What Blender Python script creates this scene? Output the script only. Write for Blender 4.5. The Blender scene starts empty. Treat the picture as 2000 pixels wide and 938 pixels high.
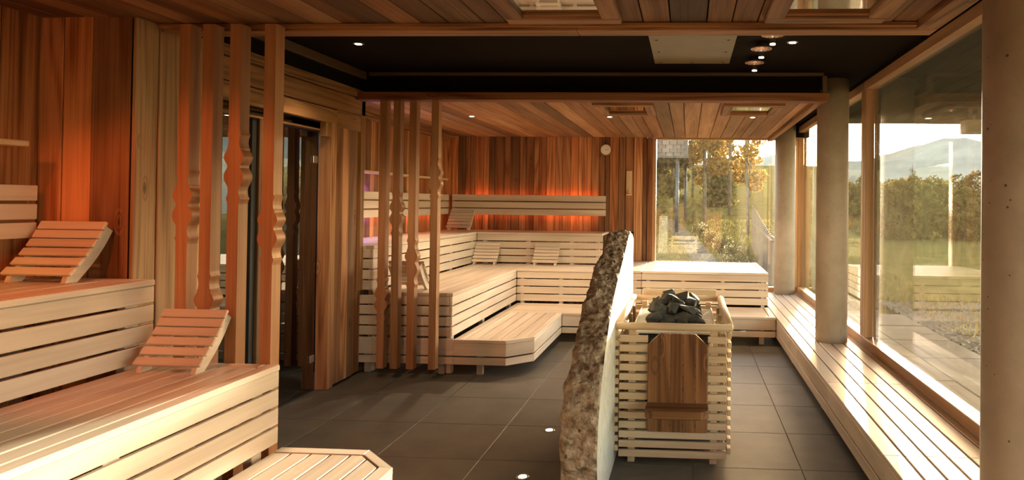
import bpy, bmesh, math, random
import numpy as np
from mathutils import Vector, Matrix, noise

random.seed(7)
SC = bpy.context.scene
COL = SC.collection

# ---------------------------------------------------------------- camera
H = 1.4616                                   # eye height, metres
FPX, CX, CY = 1333.0, 1270.8, 380.7           # focal length and principal point in a 2000 x 938 frame
YAW, PITCH, ROLL = math.radians(3.164), math.radians(0.709), math.radians(0.668)
def cam_rows():
    cy, sy = math.cos(YAW), math.sin(YAW); cp, sp = math.cos(PITCH), math.sin(PITCH); cr, sr = math.cos(ROLL), math.sin(ROLL)
    B = Matrix(((1, 0, 0), (0, 0, -1), (0, 1, 0)))
    Ry = Matrix(((cy, sy, 0), (-sy, cy, 0), (0, 0, 1)))
    Rp = Matrix(((1, 0, 0), (0, cp, sp), (0, -sp, cp)))
    Rr = Matrix(((cr, -sr, 0), (sr, cr, 0), (0, 0, 1)))
    return Rr @ B @ Rp @ Ry
MR = cam_rows()
right, down, fwd = MR[0].copy(), MR[1].copy(), MR[2].copy()
cam_d = bpy.data.cameras.new('camera')
cam = bpy.data.objects.new('camera', cam_d); COL.objects.link(cam)
m = Matrix.Identity(4)
for i in range(3):
    m[i][0] = right[i]; m[i][1] = -down[i]; m[i][2] = -fwd[i]
m[2][3] = H
cam.matrix_world = m
cam_d.sensor_width = 36.0; cam_d.sensor_fit = 'HORIZONTAL'
cam_d.lens = FPX * 36.0 / 2000.0
cam_d.shift_x = (1000 - CX) / 2000.0
cam_d.shift_y = (CY - 469) / 2000.0
cam_d.clip_start = 0.05; cam_d.clip_end = 3000
SC.camera = cam

# ---------------------------------------------------------------- world, sun, exposure
SUN_DIR = Vector((0.2354, 1.0133, 0.1048)).normalized()      # towards the low sun
world = bpy.data.worlds.new('sky'); SC.world = world
world.use_nodes = True
wn = world.node_tree.nodes; wl = world.node_tree.links
bgn = wn['Background']
sky = wn.new('ShaderNodeTexSky'); sky.sky_type = 'NISHITA'
sky.sun_disc = False
sky.sun_elevation = math.asin(SUN_DIR.z)
sky.sun_rotation = math.atan2(SUN_DIR.x, SUN_DIR.y)
sky.air_density = 1.0; sky.dust_density = 2.5; sky.ozone_density = 1.0; sky.altitude = 800
mixs = wn.new('ShaderNodeMix'); mixs.data_type = 'RGBA'; mixs.blend_type = 'MULTIPLY'; mixs.inputs[0].default_value = 1.0
wl.new(sky.outputs[0], mixs.inputs[6]); mixs.inputs[7].default_value = (1.0, 0.86, 0.79, 1)
wl.new(mixs.outputs[2], bgn.inputs[0]); bgn.inputs[1].default_value = 3.0

sun_d = bpy.data.lights.new('sun', 'SUN'); sun_d.energy = 26.0; sun_d.color = (1.0, 0.85, 0.62); sun_d.angle = math.radians(0.7)
sun = bpy.data.objects.new('sun', sun_d); COL.objects.link(sun)
sun.rotation_euler = (-SUN_DIR).to_track_quat('-Z', 'Y').to_euler()

SC.view_settings.view_transform = 'Standard'; SC.view_settings.look = 'None'
SC.view_settings.exposure = 0.42; SC.view_settings.gamma = 1.0; SC.view_settings.use_curve_mapping = False

# ---------------------------------------------------------------- helpers
AX = {'x': Vector((1, 0, 0)), 'y': Vector((0, 1, 0)), 'z': Vector((0, 0, 1)), '-x': Vector((-1, 0, 0)), '-y': Vector((0, -1, 0)), '-z': Vector((0, 0, -1))}
def V(a): return AX[a] if isinstance(a, str) else Vector(a).normalized()

def props(o, label=None, cat=None, group=None, kind=None):
    if label: o['label'] = label
    if cat: o['category'] = cat
    if group: o['group'] = group
    if kind: o['kind'] = kind
    return o
def thing(name, label, cat, loc=(0, 0, 0), group=None, kind=None):
    o = bpy.data.objects.new(name, None); COL.objects.link(o); o.location = loc
    o.empty_display_size = 0.05
    return props(o, label, cat, group, kind)
def base_loc(p):
    l = Vector((0, 0, 0))
    while p is not None:
        l = l + Vector(p.location); p = p.parent
    return l
def place(o, parent, mw):
    """mw: world matrix wanted; parents carry translation only, unless the parent is a board (then use its matrix)"""
    if parent is not None:
        o.parent = parent
        o.matrix_basis = WM[parent.name].inverted() @ mw if parent.name in WM else Matrix.Translation(-base_loc(parent)) @ mw
    else:
        o.matrix_basis = mw
    WM[o.name] = mw
WM = {}
def obj(name, me, parent=None, mw=None, mat=None):
    if mat is not None and len(me.materials) == 0: me.materials.append(mat)
    o = bpy.data.objects.new(name, me); COL.objects.link(o)
    place(o, parent, mw if mw is not None else Matrix.Identity(4))
    return o
def frame(c, ax, n):
    X = V(ax); Z = V(n); Z = (Z - X * Z.dot(X)).normalized(); Y = Z.cross(X)
    M = Matrix.Identity(4)
    for i in range(3):
        M[i][0] = X[i]; M[i][1] = Y[i]; M[i][2] = Z[i]; M[i][3] = c[i]
    return M
BOX = {}
def boxmesh(L, W, T, bev, mat):
    k = (round(L, 4), round(W, 4), round(T, 4), bev, mat.name)
    if k in BOX: return BOX[k]
    bm = bmesh.new(); bmesh.ops.create_cube(bm, size=1.0)
    for v in bm.verts: v.co = Vector((v.co.x * L, v.co.y * W, v.co.z * T))
    if bev: bmesh.ops.bevel(bm, geom=bm.edges[:], offset=min(bev, T * .3, W * .3), segments=1, affect='EDGES')
    me = bpy.data.meshes.new('board'); bm.to_mesh(me); bm.free(); me.materials.append(mat)
    BOX[k] = me
    return me
def board(name, parent, c, L, W, T, ax, n, mat, bev=0.003):
    """box with its length L along ax, thickness T along n, width W across"""
    return obj(name, boxmesh(L, W, T, bev, mat), parent, frame(c, ax, n))
def box(name, parent, lo, hi, mat, bev=0.003, long=None):
    lo = Vector(lo); hi = Vector(hi); d = hi - lo; c = (lo + hi) / 2
    if long is None: long = 'xyz'[max(range(3), key=lambda i: d[i])]
    i = 'xyz'.index(long)
    rest = [k for k in range(3) if k != i]
    t = min(rest, key=lambda k: d[k]); w = [k for k in rest if k != t][0]
    return board(name, parent, c, d[i], d[w], d[t], long, 'xyz'[t], mat, bev)
def prism(name, parent, poly, z0, z1, mat, along='y', bev=0.002):
    """vertical prism over a plan polygon (world x,y); local X runs along 'along' so that the grain follows it"""
    cx = sum(p[0] for p in poly) / len(poly); cy = sum(p[1] for p in poly) / len(poly)
    M = frame((cx, cy, (z0 + z1) / 2), along, 'z'); Mi = M.inverted()
    bm = bmesh.new(); h = (z1 - z0) / 2
    a = sum(poly[i][0] * poly[(i + 1) % len(poly)][1] - poly[(i + 1) % len(poly)][0] * poly[i][1] for i in range(len(poly)))
    if a < 0: poly = poly[::-1]
    bot = [bm.verts.new(Mi @ Vector((p[0], p[1], z0))) for p in poly]
    top = [bm.verts.new(Mi @ Vector((p[0], p[1], z1))) for p in poly]
    bm.faces.new(top); bm.faces.new(bot[::-1]); n = len(poly)
    for i in range(n): bm.faces.new((bot[i], bot[(i + 1) % n], top[(i + 1) % n], top[i]))
    if bev: bmesh.ops.bevel(bm, geom=bm.edges[:], offset=bev, segments=1, affect='EDGES')
    me = bpy.data.meshes.new(name); bm.to_mesh(me); bm.free()
    return obj(name, me, parent, M, mat)
def clip(poly, a, b, c):
    """keep a*x + b*y <= c"""
    out = []
    for i in range(len(poly)):
        p, q = poly[i], poly[(i + 1) % len(poly)]
        dp = a * p[0] + b * p[1] - c; dq = a * q[0] + b * q[1] - c
        if dp <= 0: out.append(p)
        if dp * dq < 0:
            t = dp / (dp - dq); out.append((p[0] + (q[0] - p[0]) * t, p[1] + (q[1] - p[1]) * t))
    return out
def cyl(name, parent, c, r, h, mat, seg=32, r2=None, ax='z', smooth=True, bev=0):
    bm = bmesh.new(); bmesh.ops.create_cone(bm, cap_ends=True, segments=seg, radius1=r, radius2=r if r2 is None else r2, depth=h)
    if bev:
        ed = [e for e in bm.edges if abs(e.verts[0].co.z - e.verts[1].co.z) < 1e-6]
        bmesh.ops.bevel(bm, geom=ed, offset=bev, segments=2, affect='EDGES')
    for f in bm.faces: f.smooth = smooth and abs(f.normal.z) < .5
    me = bpy.data.meshes.new(name); bm.to_mesh(me); bm.free()
    M = Matrix.Translation(c) @ V('z').rotation_difference(V(ax)).to_matrix().to_4x4()
    return obj(name, me, parent, M, mat)
def lathe(name, parent, c, prof, mat, seg=32, ax='z'):
    bm = bmesh.new(); rings = []
    for r, z in prof:
        rings.append([bm.verts.new((r * math.cos(2 * math.pi * k / seg), r * math.sin(2 * math.pi * k / seg), z)) for k in range(seg)])
    for a, b in zip(rings, rings[1:]):
        for k in range(seg):
            f = bm.faces.new((a[k], a[(k + 1) % seg], b[(k + 1) % seg], b[k])); f.smooth = True
    bm.faces.new(rings[0][::-1]); bm.faces.new(rings[-1])
    bmesh.ops.recalc_face_normals(bm, faces=bm.faces[:])
    me = bpy.data.meshes.new(name); bm.to_mesh(me); bm.free()
    M = Matrix.Translation(c) @ V('z').rotation_difference(V(ax)).to_matrix().to_4x4()
    return obj(name, me, parent, M, mat)
def copy_tree(o, parent=None, mw=None):
    c = o.copy(); COL.objects.link(c)
    if parent is not None: c.parent = parent
    if mw is not None: c.matrix_basis = mw
    for ch in [k for k in bpy.data.objects if k.parent == o]: copy_tree(ch, c)
    return c

# ---------------------------------------------------------------- materials
def mat_new(name):
    M_ = bpy.data.materials.new(name); M_.use_nodes = True
    nt = M_.node_tree; return M_, nt, nt.nodes, nt.links, nt.nodes['Principled BSDF']
def N(nd, t, **k):
    n = nd.new(t)
    for a, b in k.items(): setattr(n, a, b)
    return n
def ramp(nd, stops):
    r = nd.new('ShaderNodeValToRGB'); e = r.color_ramp.elements
    while len(e) < len(stops): e.new(0.5)
    for i, (p, c) in enumerate(stops):
        e[i].position = p; e[i].color = (*c, 1) if len(c) == 3 else c
    return r
def math_n(nd, lk, op, a, b=None, clampv=False):
    n = nd.new('ShaderNodeMath'); n.operation = op; n.use_clamp = clampv
    for i, v in enumerate((a, b)):
        if v is None: continue
        if isinstance(v, (int, float)): n.inputs[i].default_value = v
        else: lk.new(v, n.inputs[i])
    return n.outputs[0]
def mixc(nd, lk, fac, a, b, blend='MIX'):
    n = nd.new('ShaderNodeMix'); n.data_type = 'RGBA'; n.blend_type = blend
    for i, v in ((0, fac), (6, a), (7, b)):
        if isinstance(v, (int, float)): n.inputs[i].default_value = v
        elif isinstance(v, tuple): n.inputs[i].default_value = (*v, 1) if len(v) == 3 else v
        else: lk.new(v, n.inputs[i])
    return n.outputs[2]
def wood(name, dark, mid, light, var=(0.7, 1.25), rough=0.6, grain=1.0, knots=0.0, bump=0.25, rings=1.0, tint=None):
    """sawn timber: grain along the local X axis, every board its own piece of the log"""
    M_, nt, nd, lk, bs = mat_new(name)
    tc = N(nd, 'ShaderNodeTexCoord'); oi = N(nd, 'ShaderNodeObjectInfo')
    off = N(nd, 'ShaderNodeCombineXYZ')
    lk.new(math_n(nd, lk, 'MULTIPLY', oi.outputs['Random'], 37.0), off.inputs[0])
    lk.new(math_n(nd, lk, 'MULTIPLY', oi.outputs['Random'], 11.3), off.inputs[1])
    lk.new(math_n(nd, lk, 'MULTIPLY', oi.outputs['Random'], 5.7), off.inputs[2])
    add = N(nd, 'ShaderNodeVectorMath', operation='ADD'); lk.new(tc.outputs['Object'], add.inputs[0]); lk.new(off.outputs[0], add.inputs[1])
    def mp(s):
        n = N(nd, 'ShaderNodeMapping'); n.inputs['Scale'].default_value = s; lk.new(add.outputs[0], n.inputs[0]); return n.outputs[0]
    # knots bend the grain round them
    vor = N(nd, 'ShaderNodeTexVoronoi'); vor.inputs['Scale'].default_value = 1.0; lk.new(mp((2.2, 6.0, 6.0)), vor.inputs[0])
    kn = N(nd, 'ShaderNodeMapRange'); kn.inputs[1].default_value = 0.02; kn.inputs[2].default_value = 0.16; kn.inputs[3].default_value = 1; kn.inputs[4].default_value = 0
    lk.new(vor.outputs['Distance'], kn.inputs[0])
    # fine fibres
    nf = N(nd, 'ShaderNodeTexNoise'); nf.inputs['Scale'].default_value = 1; nf.inputs['Detail'].default_value = 6; nf.inputs['Roughness'].default_value = .62
    lk.new(mp((1.2, 110, 110)), nf.inputs[0])
    # broad tone along the board
    nb = N(nd, 'ShaderNodeTexNoise'); nb.inputs['Scale'].default_value = 1; nb.inputs['Detail'].default_value = 3
    lk.new(mp((0.9, 9, 9)), nb.inputs[0])
    # cathedral growth rings
    nr = N(nd, 'ShaderNodeTexNoise'); nr.inputs['Scale'].default_value = 1; nr.inputs['Detail'].default_value = 1.0
    lk.new(mp((0.28, 5.0, 5.0)), nr.inputs[0])
    rr = math_n(nd, lk, 'MULTIPLY', nr.outputs[0], 12.0)
    if knots: rr = math_n(nd, lk, 'ADD', rr, math_n(nd, lk, 'MULTIPLY', kn.outputs[0], 2.5 * knots))
    rr = math_n(nd, lk, 'SINE', math_n(nd, lk, 'MULTIPLY', rr, 6.283 * .9))
    rr = math_n(nd, lk, 'POWER', math_n(nd, lk, 'ADD', math_n(nd, lk, 'MULTIPLY', rr, .5), .5), 2.0)
    t = math_n(nd, lk, 'ADD', math_n(nd, lk, 'MULTIPLY', nf.outputs[0], .55 * grain), math_n(nd, lk, 'MULTIPLY', nb.outputs[0], .75))
    t = math_n(nd, lk, 'SUBTRACT', t, math_n(nd, lk, 'MULTIPLY', rr, .20 * rings))
    rp = ramp(nd, [(0.28, dark), (0.55, mid), (0.85, light)]); lk.new(t, rp.inputs[0])
    col = rp.outputs[0]
    if knots:
        kf = math_n(nd, lk, 'POWER', kn.outputs[0], 3.0)
        col = mixc(nd, lk, math_n(nd, lk, 'MULTIPLY', kf, .85 * knots, True), col, tuple(c * .18 for c in dark))
    vr = N(nd, 'ShaderNodeMapRange'); vr.inputs[3].default_value = var[0]; vr.inputs[4].default_value = var[1]
    lk.new(oi.outputs['Random'], vr.inputs[0])
    col = mixc(nd, lk, 1.0, col, N_comb(nd, lk, vr.outputs[0]), 'MULTIPLY')
    if tint:                                     # some boards come from redder or greyer logs
        r2 = math_n(nd, lk, 'FRACT', math_n(nd, lk, 'MULTIPLY', oi.outputs['Random'], 7.31))
        col = mixc(nd, lk, math_n(nd, lk, 'MULTIPLY', r2, .8), col, mixc(nd, lk, 1.0, col, tint, 'MULTIPLY'))
    lk.new(col, bs.inputs['Base Color'])
    bs.inputs['Roughness'].default_value = rough
    bs.inputs['Specular IOR Level'].default_value = 0.35
    bp = N(nd, 'ShaderNodeBump'); bp.inputs['Strength'].default_value = bump; bp.inputs['Distance'].default_value = 0.004
    lk.new(math_n(nd, lk, 'SUBTRACT', t, math_n(nd, lk, 'MULTIPLY', rr, .3)), bp.inputs['Height']); lk.new(bp.outputs[0], bs.inputs['Normal'])
    return M_
def N_comb(nd, lk, v):
    c = nd.new('ShaderNodeCombineColor'); [lk.new(v, c.inputs[i]) for i in range(3)]; return c.outputs[0]

W_OLD = wood('reclaimed_spruce', (.095, .034, .013), (.32, .13, .052), (.54, .28, .135), var=(.34, 1.35), rough=.62, grain=1.45, knots=1.0, bump=.6, rings=1.1, tint=(1.12, .82, .62))
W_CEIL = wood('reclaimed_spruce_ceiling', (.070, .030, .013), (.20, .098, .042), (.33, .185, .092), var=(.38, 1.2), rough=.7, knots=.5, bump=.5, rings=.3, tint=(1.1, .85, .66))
W_CEIL_LIT = wood('reclaimed_spruce_lit_ceiling', (.13, .06, .027), (.36, .20, .095), (.54, .33, .175), var=(.36, 1.25), rough=.7, knots=.5, bump=.5, rings=.3, tint=(1.1, .85, .66))  # lighter copy of the ceiling timber: bounced and lamp light in the colour
W_MID = wood('pale_reclaimed_spruce', (.13, .062, .026), (.36, .195, .092), (.54, .33, .175), var=(.8, 1.15), rough=.65, grain=1.5, knots=.9, bump=.6)
W_TRIM = wood('reclaimed_spruce_trim', (.10, .04, .015), (.30, .14, .055), (.44, .23, .1), var=(.8, 1.1), rough=.6, knots=.6, bump=.35)
W_PALE = wood('pale_aspen', (.52, .41, .32), (.66, .55, .455), (.76, .66, .565), var=(.92, 1.06), rough=.42, grain=.5, knots=0, bump=.05, rings=.35)
W_STOVE = wood('pale_abachi', (.52, .36, .22), (.64, .47, .31), (.76, .60, .43), var=(.92, 1.06), rough=.45, grain=.5, bump=.05, rings=.35)
W_POST = wood('larch_post', (.23, .095, .040), (.36, .165, .075), (.48, .26, .135), var=(.9, 1.08), rough=.5, grain=.8, knots=.15, bump=.12, rings=.5)
W_DARK = wood('oiled_walnut_brown', (.06, .022, .008), (.21, .085, .03), (.36, .17, .07), var=(.75, 1.15), rough=.45, knots=.7, bump=.35)
W_FRAME = wood('window_frame_larch', (.34, .17, .075), (.46, .26, .13), (.58, .36, .2), var=(.95, 1.05), rough=.45, grain=.6, bump=.08, rings=.4)
W_SOFFIT = wood('dark_stained_soffit', (.008, .005, .003), (.018, .012, .007), (.03, .02, .012), rough=.8)
W_OUT = wood('weathered_fence', (.05, .028, .016), (.09, .055, .033), (.14, .09, .058), var=(.8, 1.1), rough=.8)

def plain(name, col, rough=.5, metal=0.0, spec=.5, emit=None, es=0):
    M_, nt, nd, lk, bs = mat_new(name)
    bs.inputs['Base Color'].default_value = (*col, 1); bs.inputs['Roughness'].default_value = rough; bs.inputs['Metallic'].default_value = metal
    bs.inputs['Specular IOR Level'].default_value = spec
    if emit: bs.inputs['Emission Color'].default_value = (*emit, 1); bs.inputs['Emission Strength'].default_value = es
    return M_
def mottled(name, c0, c1, scale, rough=.6, bump=.1, bscale=None, spec=.5, dist=.01, detail=6, pit=None):
    M_, nt, nd, lk, bs = mat_new(name)
    tc = N(nd, 'ShaderNodeTexCoord'); oi = N(nd, 'ShaderNodeObjectInfo')
    add = N(nd, 'ShaderNodeVectorMath', operation='ADD'); lk.new(tc.outputs['Object'], add.inputs[0])
    sc = N(nd, 'ShaderNodeVectorMath', operation='SCALE'); sc.inputs[0].default_value = (13, 7, 3); lk.new(oi.outputs['Random'], sc.inputs['Scale']); lk.new(sc.outputs[0], add.inputs[1])
    n1 = N(nd, 'ShaderNodeTexNoise'); n1.inputs['Scale'].default_value = scale; n1.inputs['Detail'].default_value = detail; n1.inputs['Roughness'].default_value = .65
    lk.new(add.outputs[0], n1.inputs[0])
    rp = ramp(nd, [(.3, c0), (.7, c1)]); lk.new(n1.outputs[0], rp.inputs[0]); col = rp.outputs[0]; hgt = n1.outputs[0]
    if bscale:
        n2 = N(nd, 'ShaderNodeTexNoise'); n2.inputs['Scale'].default_value = bscale; n2.inputs['Detail'].default_value = 5; lk.new(add.outputs[0], n2.inputs[0]); hgt = n2.outputs[0]
    if pit:
        vo = N(nd, 'ShaderNodeTexVoronoi'); vo.inputs['Scale'].default_value = pit[0]; lk.new(add.outputs[0], vo.inputs[0])
        sel = N(nd, 'ShaderNodeSeparateColor'); lk.new(vo.outputs['Color'], sel.inputs[0])
        thr = math_n(nd, lk, 'MULTIPLY', math_n(nd, lk, 'GREATER_THAN', sel.outputs[0], pit[3]), pit[1])
        pf = math_n(nd, lk, 'LESS_THAN', vo.outputs['Distance'], math_n(nd, lk, 'MULTIPLY', thr, sel.outputs[1]))
        col = mixc(nd, lk, math_n(nd, lk, 'MULTIPLY', pf, .8), col, pit[2]); hgt = math_n(nd, lk, 'SUBTRACT', hgt, math_n(nd, lk, 'MULTIPLY', pf, .6))
    lk.new(col, bs.inputs['Base Color']); bs.inputs['Roughness'].default_value = rough; bs.inputs['Specular IOR Level'].default_value = spec
    bp = N(nd, 'ShaderNodeBump'); bp.inputs['Strength'].default_value = bump; bp.inputs['Distance'].default_value = dist
    lk.new(hgt, bp.inputs['Height']); lk.new(bp.outputs[0], bs.inputs['Normal'])
    return M_
TILE = mottled('slate_tile', (.085, .074, .060), (.13, .115, .094), 3.0, rough=.55, bump=.25, bscale=120, spec=.35, dist=.002)
GROUT = plain('grout', (.24, .21, .175), .9)
CONCRETE = mottled('concrete', (.40, .325, .25), (.56, .475, .38), 3.5, rough=.75, bump=.15, bscale=40, dist=.004, pit=(28, .16, (.05, .045, .04), .55))
BLACKWALL = mottled('black_plaster', (.009, .0058, .0032), (.015, .010, .0055), 2, rough=.95, bump=.1, bscale=60, spec=.1)
COVE = plain('brown_cove', (.13, .075, .036), .6)
LAVA = mottled('stove_stone', (.018, .016, .014), (.075, .070, .062), 22, rough=.8, bump=.6, bscale=60, dist=.01)
CONGLO = mottled('conglomerate_rough', (.14, .085, .05), (.58, .45, .33), 22, rough=.9, bump=1.0, bscale=30, dist=.03, detail=9, pit=(20, .28, (.07, .04, .025), .45))
SAWN = mottled('conglomerate_sawn', (.50, .45, .37), (.68, .62, .53), 14, rough=.8, bump=.4, bscale=40, dist=.008, pit=(18, .30, (.40, .31, .22), .45))
STEEL = plain('brushed_steel', (.55, .52, .48), .32, 1.0)
CASE = plain('enamelled_case', (.62, .63, .55), .35)
WHITEBAR = plain('white_bar', (.86, .84, .78), .4)
CHARCOAL = plain('charcoal_metal', (.03, .03, .03), .5)
BLACKGAP = plain('black_gasket', (.015, .013, .012), .6)
PLATE = mottled('bronze_sheet', (.22, .17, .09), (.27, .21, .11), 3, rough=.5, bump=.02)
WHITEDIAL = plain('dial_white', (.82, .80, .75), .4)
LAMP_WARM = plain('lamp_lens', (1, .9, .75), .3, emit=(1.0, .78, .5), es=14)
LAMP_ROD = plain('lamp_rod_end', (1, .95, .85), .3, emit=(1.0, .86, .66), es=14)
LED_RED = plain('led_red', (.8, .1, .05), .4, emit=(1.0, .20, .06), es=10)
LED_PURPLE = plain('led_purple', (.4, .2, .9), .4, emit=(.36, .2, 1.0), es=32)
LED_GREEN = plain('led_green', (.5, .8, .1), .4, emit=(.55, .9, .05), es=5)
SAND = plain('sand', (.7, .45, .25), .8)

def glass_mat(name, ior, tintc, dust=0.0, dustcol=(.9, .8, .6)):
    """thin pane: Fresnel mirror over clear transmission, with a film of dust that catches the sun"""
    M_ = bpy.data.materials.new(name); M_.use_nodes = True; nt = M_.node_tree; nd = nt.nodes; lk = nt.links
    nd.remove(nd['Principled BSDF']); out = nd['Material Output']
    tr = N(nd, 'ShaderNodeBsdfTransparent'); tr.inputs[0].default_value = (*tintc, 1)
    gl = N(nd, 'ShaderNodeBsdfGlossy'); gl.inputs['Roughness'].default_value = 0.0; gl.inputs[0].default_value = (1, 1, 1, 1)
    geo = N(nd, 'ShaderNodeNewGeometry'); dp = N(nd, 'ShaderNodeVectorMath', operation='DOT_PRODUCT')
    lk.new(geo.outputs['Incoming'], dp.inputs[0]); lk.new(geo.outputs['Normal'], dp.inputs[1])
    f0 = ((ior - 1) / (ior + 1)) ** 2            # Schlick, alike from both sides of the sheet
    sch = math_n(nd, lk, 'POWER', math_n(nd, lk, 'SUBTRACT', 1.0, math_n(nd, lk, 'ABSOLUTE', dp.outputs['Value'])), 5.0)
    sch = math_n(nd, lk, 'ADD', math_n(nd, lk, 'MULTIPLY', sch, 1 - f0), f0, True)
    mx = N(nd, 'ShaderNodeMixShader'); lk.new(sch, mx.inputs[0])
    src = tr.outputs[0]
    if dust:
        tl = N(nd, 'ShaderNodeBsdfTranslucent'); tl.inputs[0].default_value = (*dustcol, 1)
        tc = N(nd, 'ShaderNodeTexCoord')
        mp = N(nd, 'ShaderNodeMapping'); mp.inputs['Scale'].default_value = (6, 6, .35); lk.new(tc.outputs['Object'], mp.inputs[0])
        n1 = N(nd, 'ShaderNodeTexNoise'); n1.inputs['Scale'].default_value = 3; n1.inputs['Detail'].default_value = 5; lk.new(mp.outputs[0], n1.inputs[0])
        vo = N(nd, 'ShaderNodeTexVoronoi'); vo.inputs['Scale'].default_value = 55; lk.new(tc.outputs['Object'], vo.inputs[0])
        sel = N(nd, 'ShaderNodeSeparateColor'); lk.new(vo.outputs['Color'], sel.inputs[0])
        dot = math_n(nd, lk, 'LESS_THAN', vo.outputs['Distance'], math_n(nd, lk, 'MULTIPLY', math_n(nd, lk, 'GREATER_THAN', sel.outputs[0], .8), .16))
        d = math_n(nd, lk, 'ADD', math_n(nd, lk, 'MULTIPLY', math_n(nd, lk, 'POWER', n1.outputs[0], 2.0), dust * 3), math_n(nd, lk, 'MULTIPLY', dot, dust * 1.5))
        m2 = N(nd, 'ShaderNodeMixShader'); lk.new(d, m2.inputs[0]); lk.new(tr.outputs[0], m2.inputs[1]); lk.new(tl.outputs[0], m2.inputs[2]); src = m2.outputs[0]
    lk.new(src, mx.inputs[1]); lk.new(gl.outputs[0], mx.inputs[2]); lk.new(mx.outputs[0], out.inputs['Surface'])
    return M_
GLASS_R = glass_mat('dusty_window_glass', 1.55, (.97, .98, .95), dust=.022, dustcol=(.95, .78, .5))
GLASS_B = glass_mat('back_window_glass', 1.55, (.97, .98, .95), dust=.005, dustcol=(.95, .78, .5))
GLASS_D = glass_mat('smoked_door_glass', 2.5, (.22, .21, .19))
GLASS_T = glass_mat('clear_small_glass', 1.4, (.97, .97, .95))
def mirror_mat():
    M_, nt, nd, lk, bs = mat_new('dark_heater_glass')
    bs.inputs['Base Color'].default_value = (.55, .52, .47, 1); bs.inputs['Metallic'].default_value = 1; bs.inputs['Roughness'].default_value = .03
    return M_
MIRROR = mirror_mat()

def splits(a, b, wmin, wmax, rnd):
    out = [a]
    while out[-1] < b - wmin * .6:
        out.append(out[-1] + rnd.uniform(wmin, wmax))
    out[-1] = b
    return out

# ================================================================= SETTING
# ---- floor of slate tiles
flo = thing('floor', 'dark slate grey tiles with pale grout lines', None, (0, 0, 0), kind='structure')
box('subfloor', flo, (-4.4, -2.6, -.15), (1.46, 9.3, -.006), GROUT, 0)
TS, GX, GY = 0.6, -1.16, 5.02
for ix in range(-3, 5):
    for iy in range(-7, 8):
        x0 = GX + ix * TS; y0 = GY + iy * TS
        a = Vector((max(x0 + .002, -2.84), max(y0 + .002, .3), -.02)); b = Vector((min(x0 + TS - .002, 1.45), min(y0 + TS - .002, 9.2), 0.0))
        if b.x - a.x > .03 and b.y - a.y > .03: box('tile', flo, a, b, TILE, .0015)
fc = thing('floor_corridor', 'dark corridor floor behind the glass door', None, (-3.6, 4.4, 0), kind='structure')
box('slab', fc, (-4.4, 3.2, -.02), (-2.84, 5.6, -.001), TILE, 0)

# ---- plank walls
def plank_wall(name, label, a, b, z0, z1, normal, mat, wmin, wmax, seed, T=.02, back=.12):
    """vertical planks from plan point a to b; normal points into the room"""
    rnd = random.Random(seed)
    t = thing(name, label, None, (a[0], a[1], z0), kind='structure')
    a = Vector((*a, 0)); b = Vector((*b, 0)); d = (b - a); L = d.length; d.normalize(); n = V(normal)
    mid = (a + b) / 2 - n * (T + back / 2); mid.z = (z0 + z1) / 2
    board('core', t, mid, L, z1 - z0, back, d, n, BLACKWALL, 0)
    s = splits(0, L, wmin, wmax, rnd)
    for u, v in zip(s, s[1:]):
        dz = rnd.uniform(-.004, .004)
        c = a + d * ((u + v) / 2) - n * (T / 2 - dz); c.z = (z0 + z1) / 2
        board('plank', t, c, z1 - z0, (v - u) - .005, T, 'z', n, mat, .003)
    return t
plank_wall('wall_back', 'reddish brown plank wall behind the back benches', (-3.50, 9.15), (-.56, 9.15), 0, 2.36, '-y', W_OLD, .06, .13, 3)
plank_wall('wall_left_back', 'brown plank wall left of the back benches', (-3.32, 5.66), (-3.32, 9.15), 0, 2.36, 'x', W_OLD, .08, .15, 4)
plank_wall('wall_left_near', 'dark plank wall behind the near left bench', (-3.13, -2.4), (-3.13, 3.12), 0, 2.34, 'x', W_OLD, .12, .2, 5)
plank_wall('wall_end_near', 'reddish plank wall at the end of the near left bench', (-3.15, 3.12), (-2.672, 3.12), 0, 2.34, '-y', W_OLD, .10, .17, 12, back=.03)
plank_wall('wall_left_middle', 'light brown wide planks beside the carved posts', (-2.645, 3.12), (-2.645, 3.70), 0, 2.33, 'x', W_MID, .13, .2, 21, back=.004)
plank_wall('wall_wing', 'narrow plank wing wall between glass door and back benches', (-2.74, 5.18), (-2.76, 5.63), 0.02, 2.32, 'x', W_OLD, .09, .13, 9, back=.05)
plank_wall('wall_right_near', 'plank wall beside the viewer before the windows start', (1.46, -.6), (1.46, -2.4), .0, 2.54, '-x', W_OLD, .14, .2, 17)
plank_wall('wall_rear', 'plank wall behind the viewer', (1.6, -2.4), (-3.2, -2.4), 0, 2.54, 'y', W_OLD, .14, .2, 10)
wc = thing('wall_corridor', 'dark corridor wall behind the glass door', None, (-4.4, 4.4, 0), kind='structure')
box('panel', wc, (-4.5, 3.2, 0), (-4.4, 5.7, 2.5), BLACKWALL, 0)
box('panel', wc, (-4.4, 5.60, 0), (-2.87, 5.62, 2.5), BLACKWALL, 0)
box('panel', wc, (-4.4, 3.18, 0), (-2.75, 3.2, 2.5), BLACKWALL, 0)
# wing wall: post next to the door, plinth, returning corner post
t = thing('trim_1', 'rough wooden door post at the wing wall', None, (-2.79, 5.14, 0), kind='structure')
box('post', t, (-2.85, 5.10, 0), (-2.742, 5.178, 2.06), W_OLD, .006)
t = thing('trim_2', 'squared corner post at the end of the wing wall', None, (-2.75, 5.6, 0), kind='structure')
box('post', t, (-2.86, 5.56, .7), (-2.735, 5.625, 2.30), W_TRIM, .004)
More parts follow.
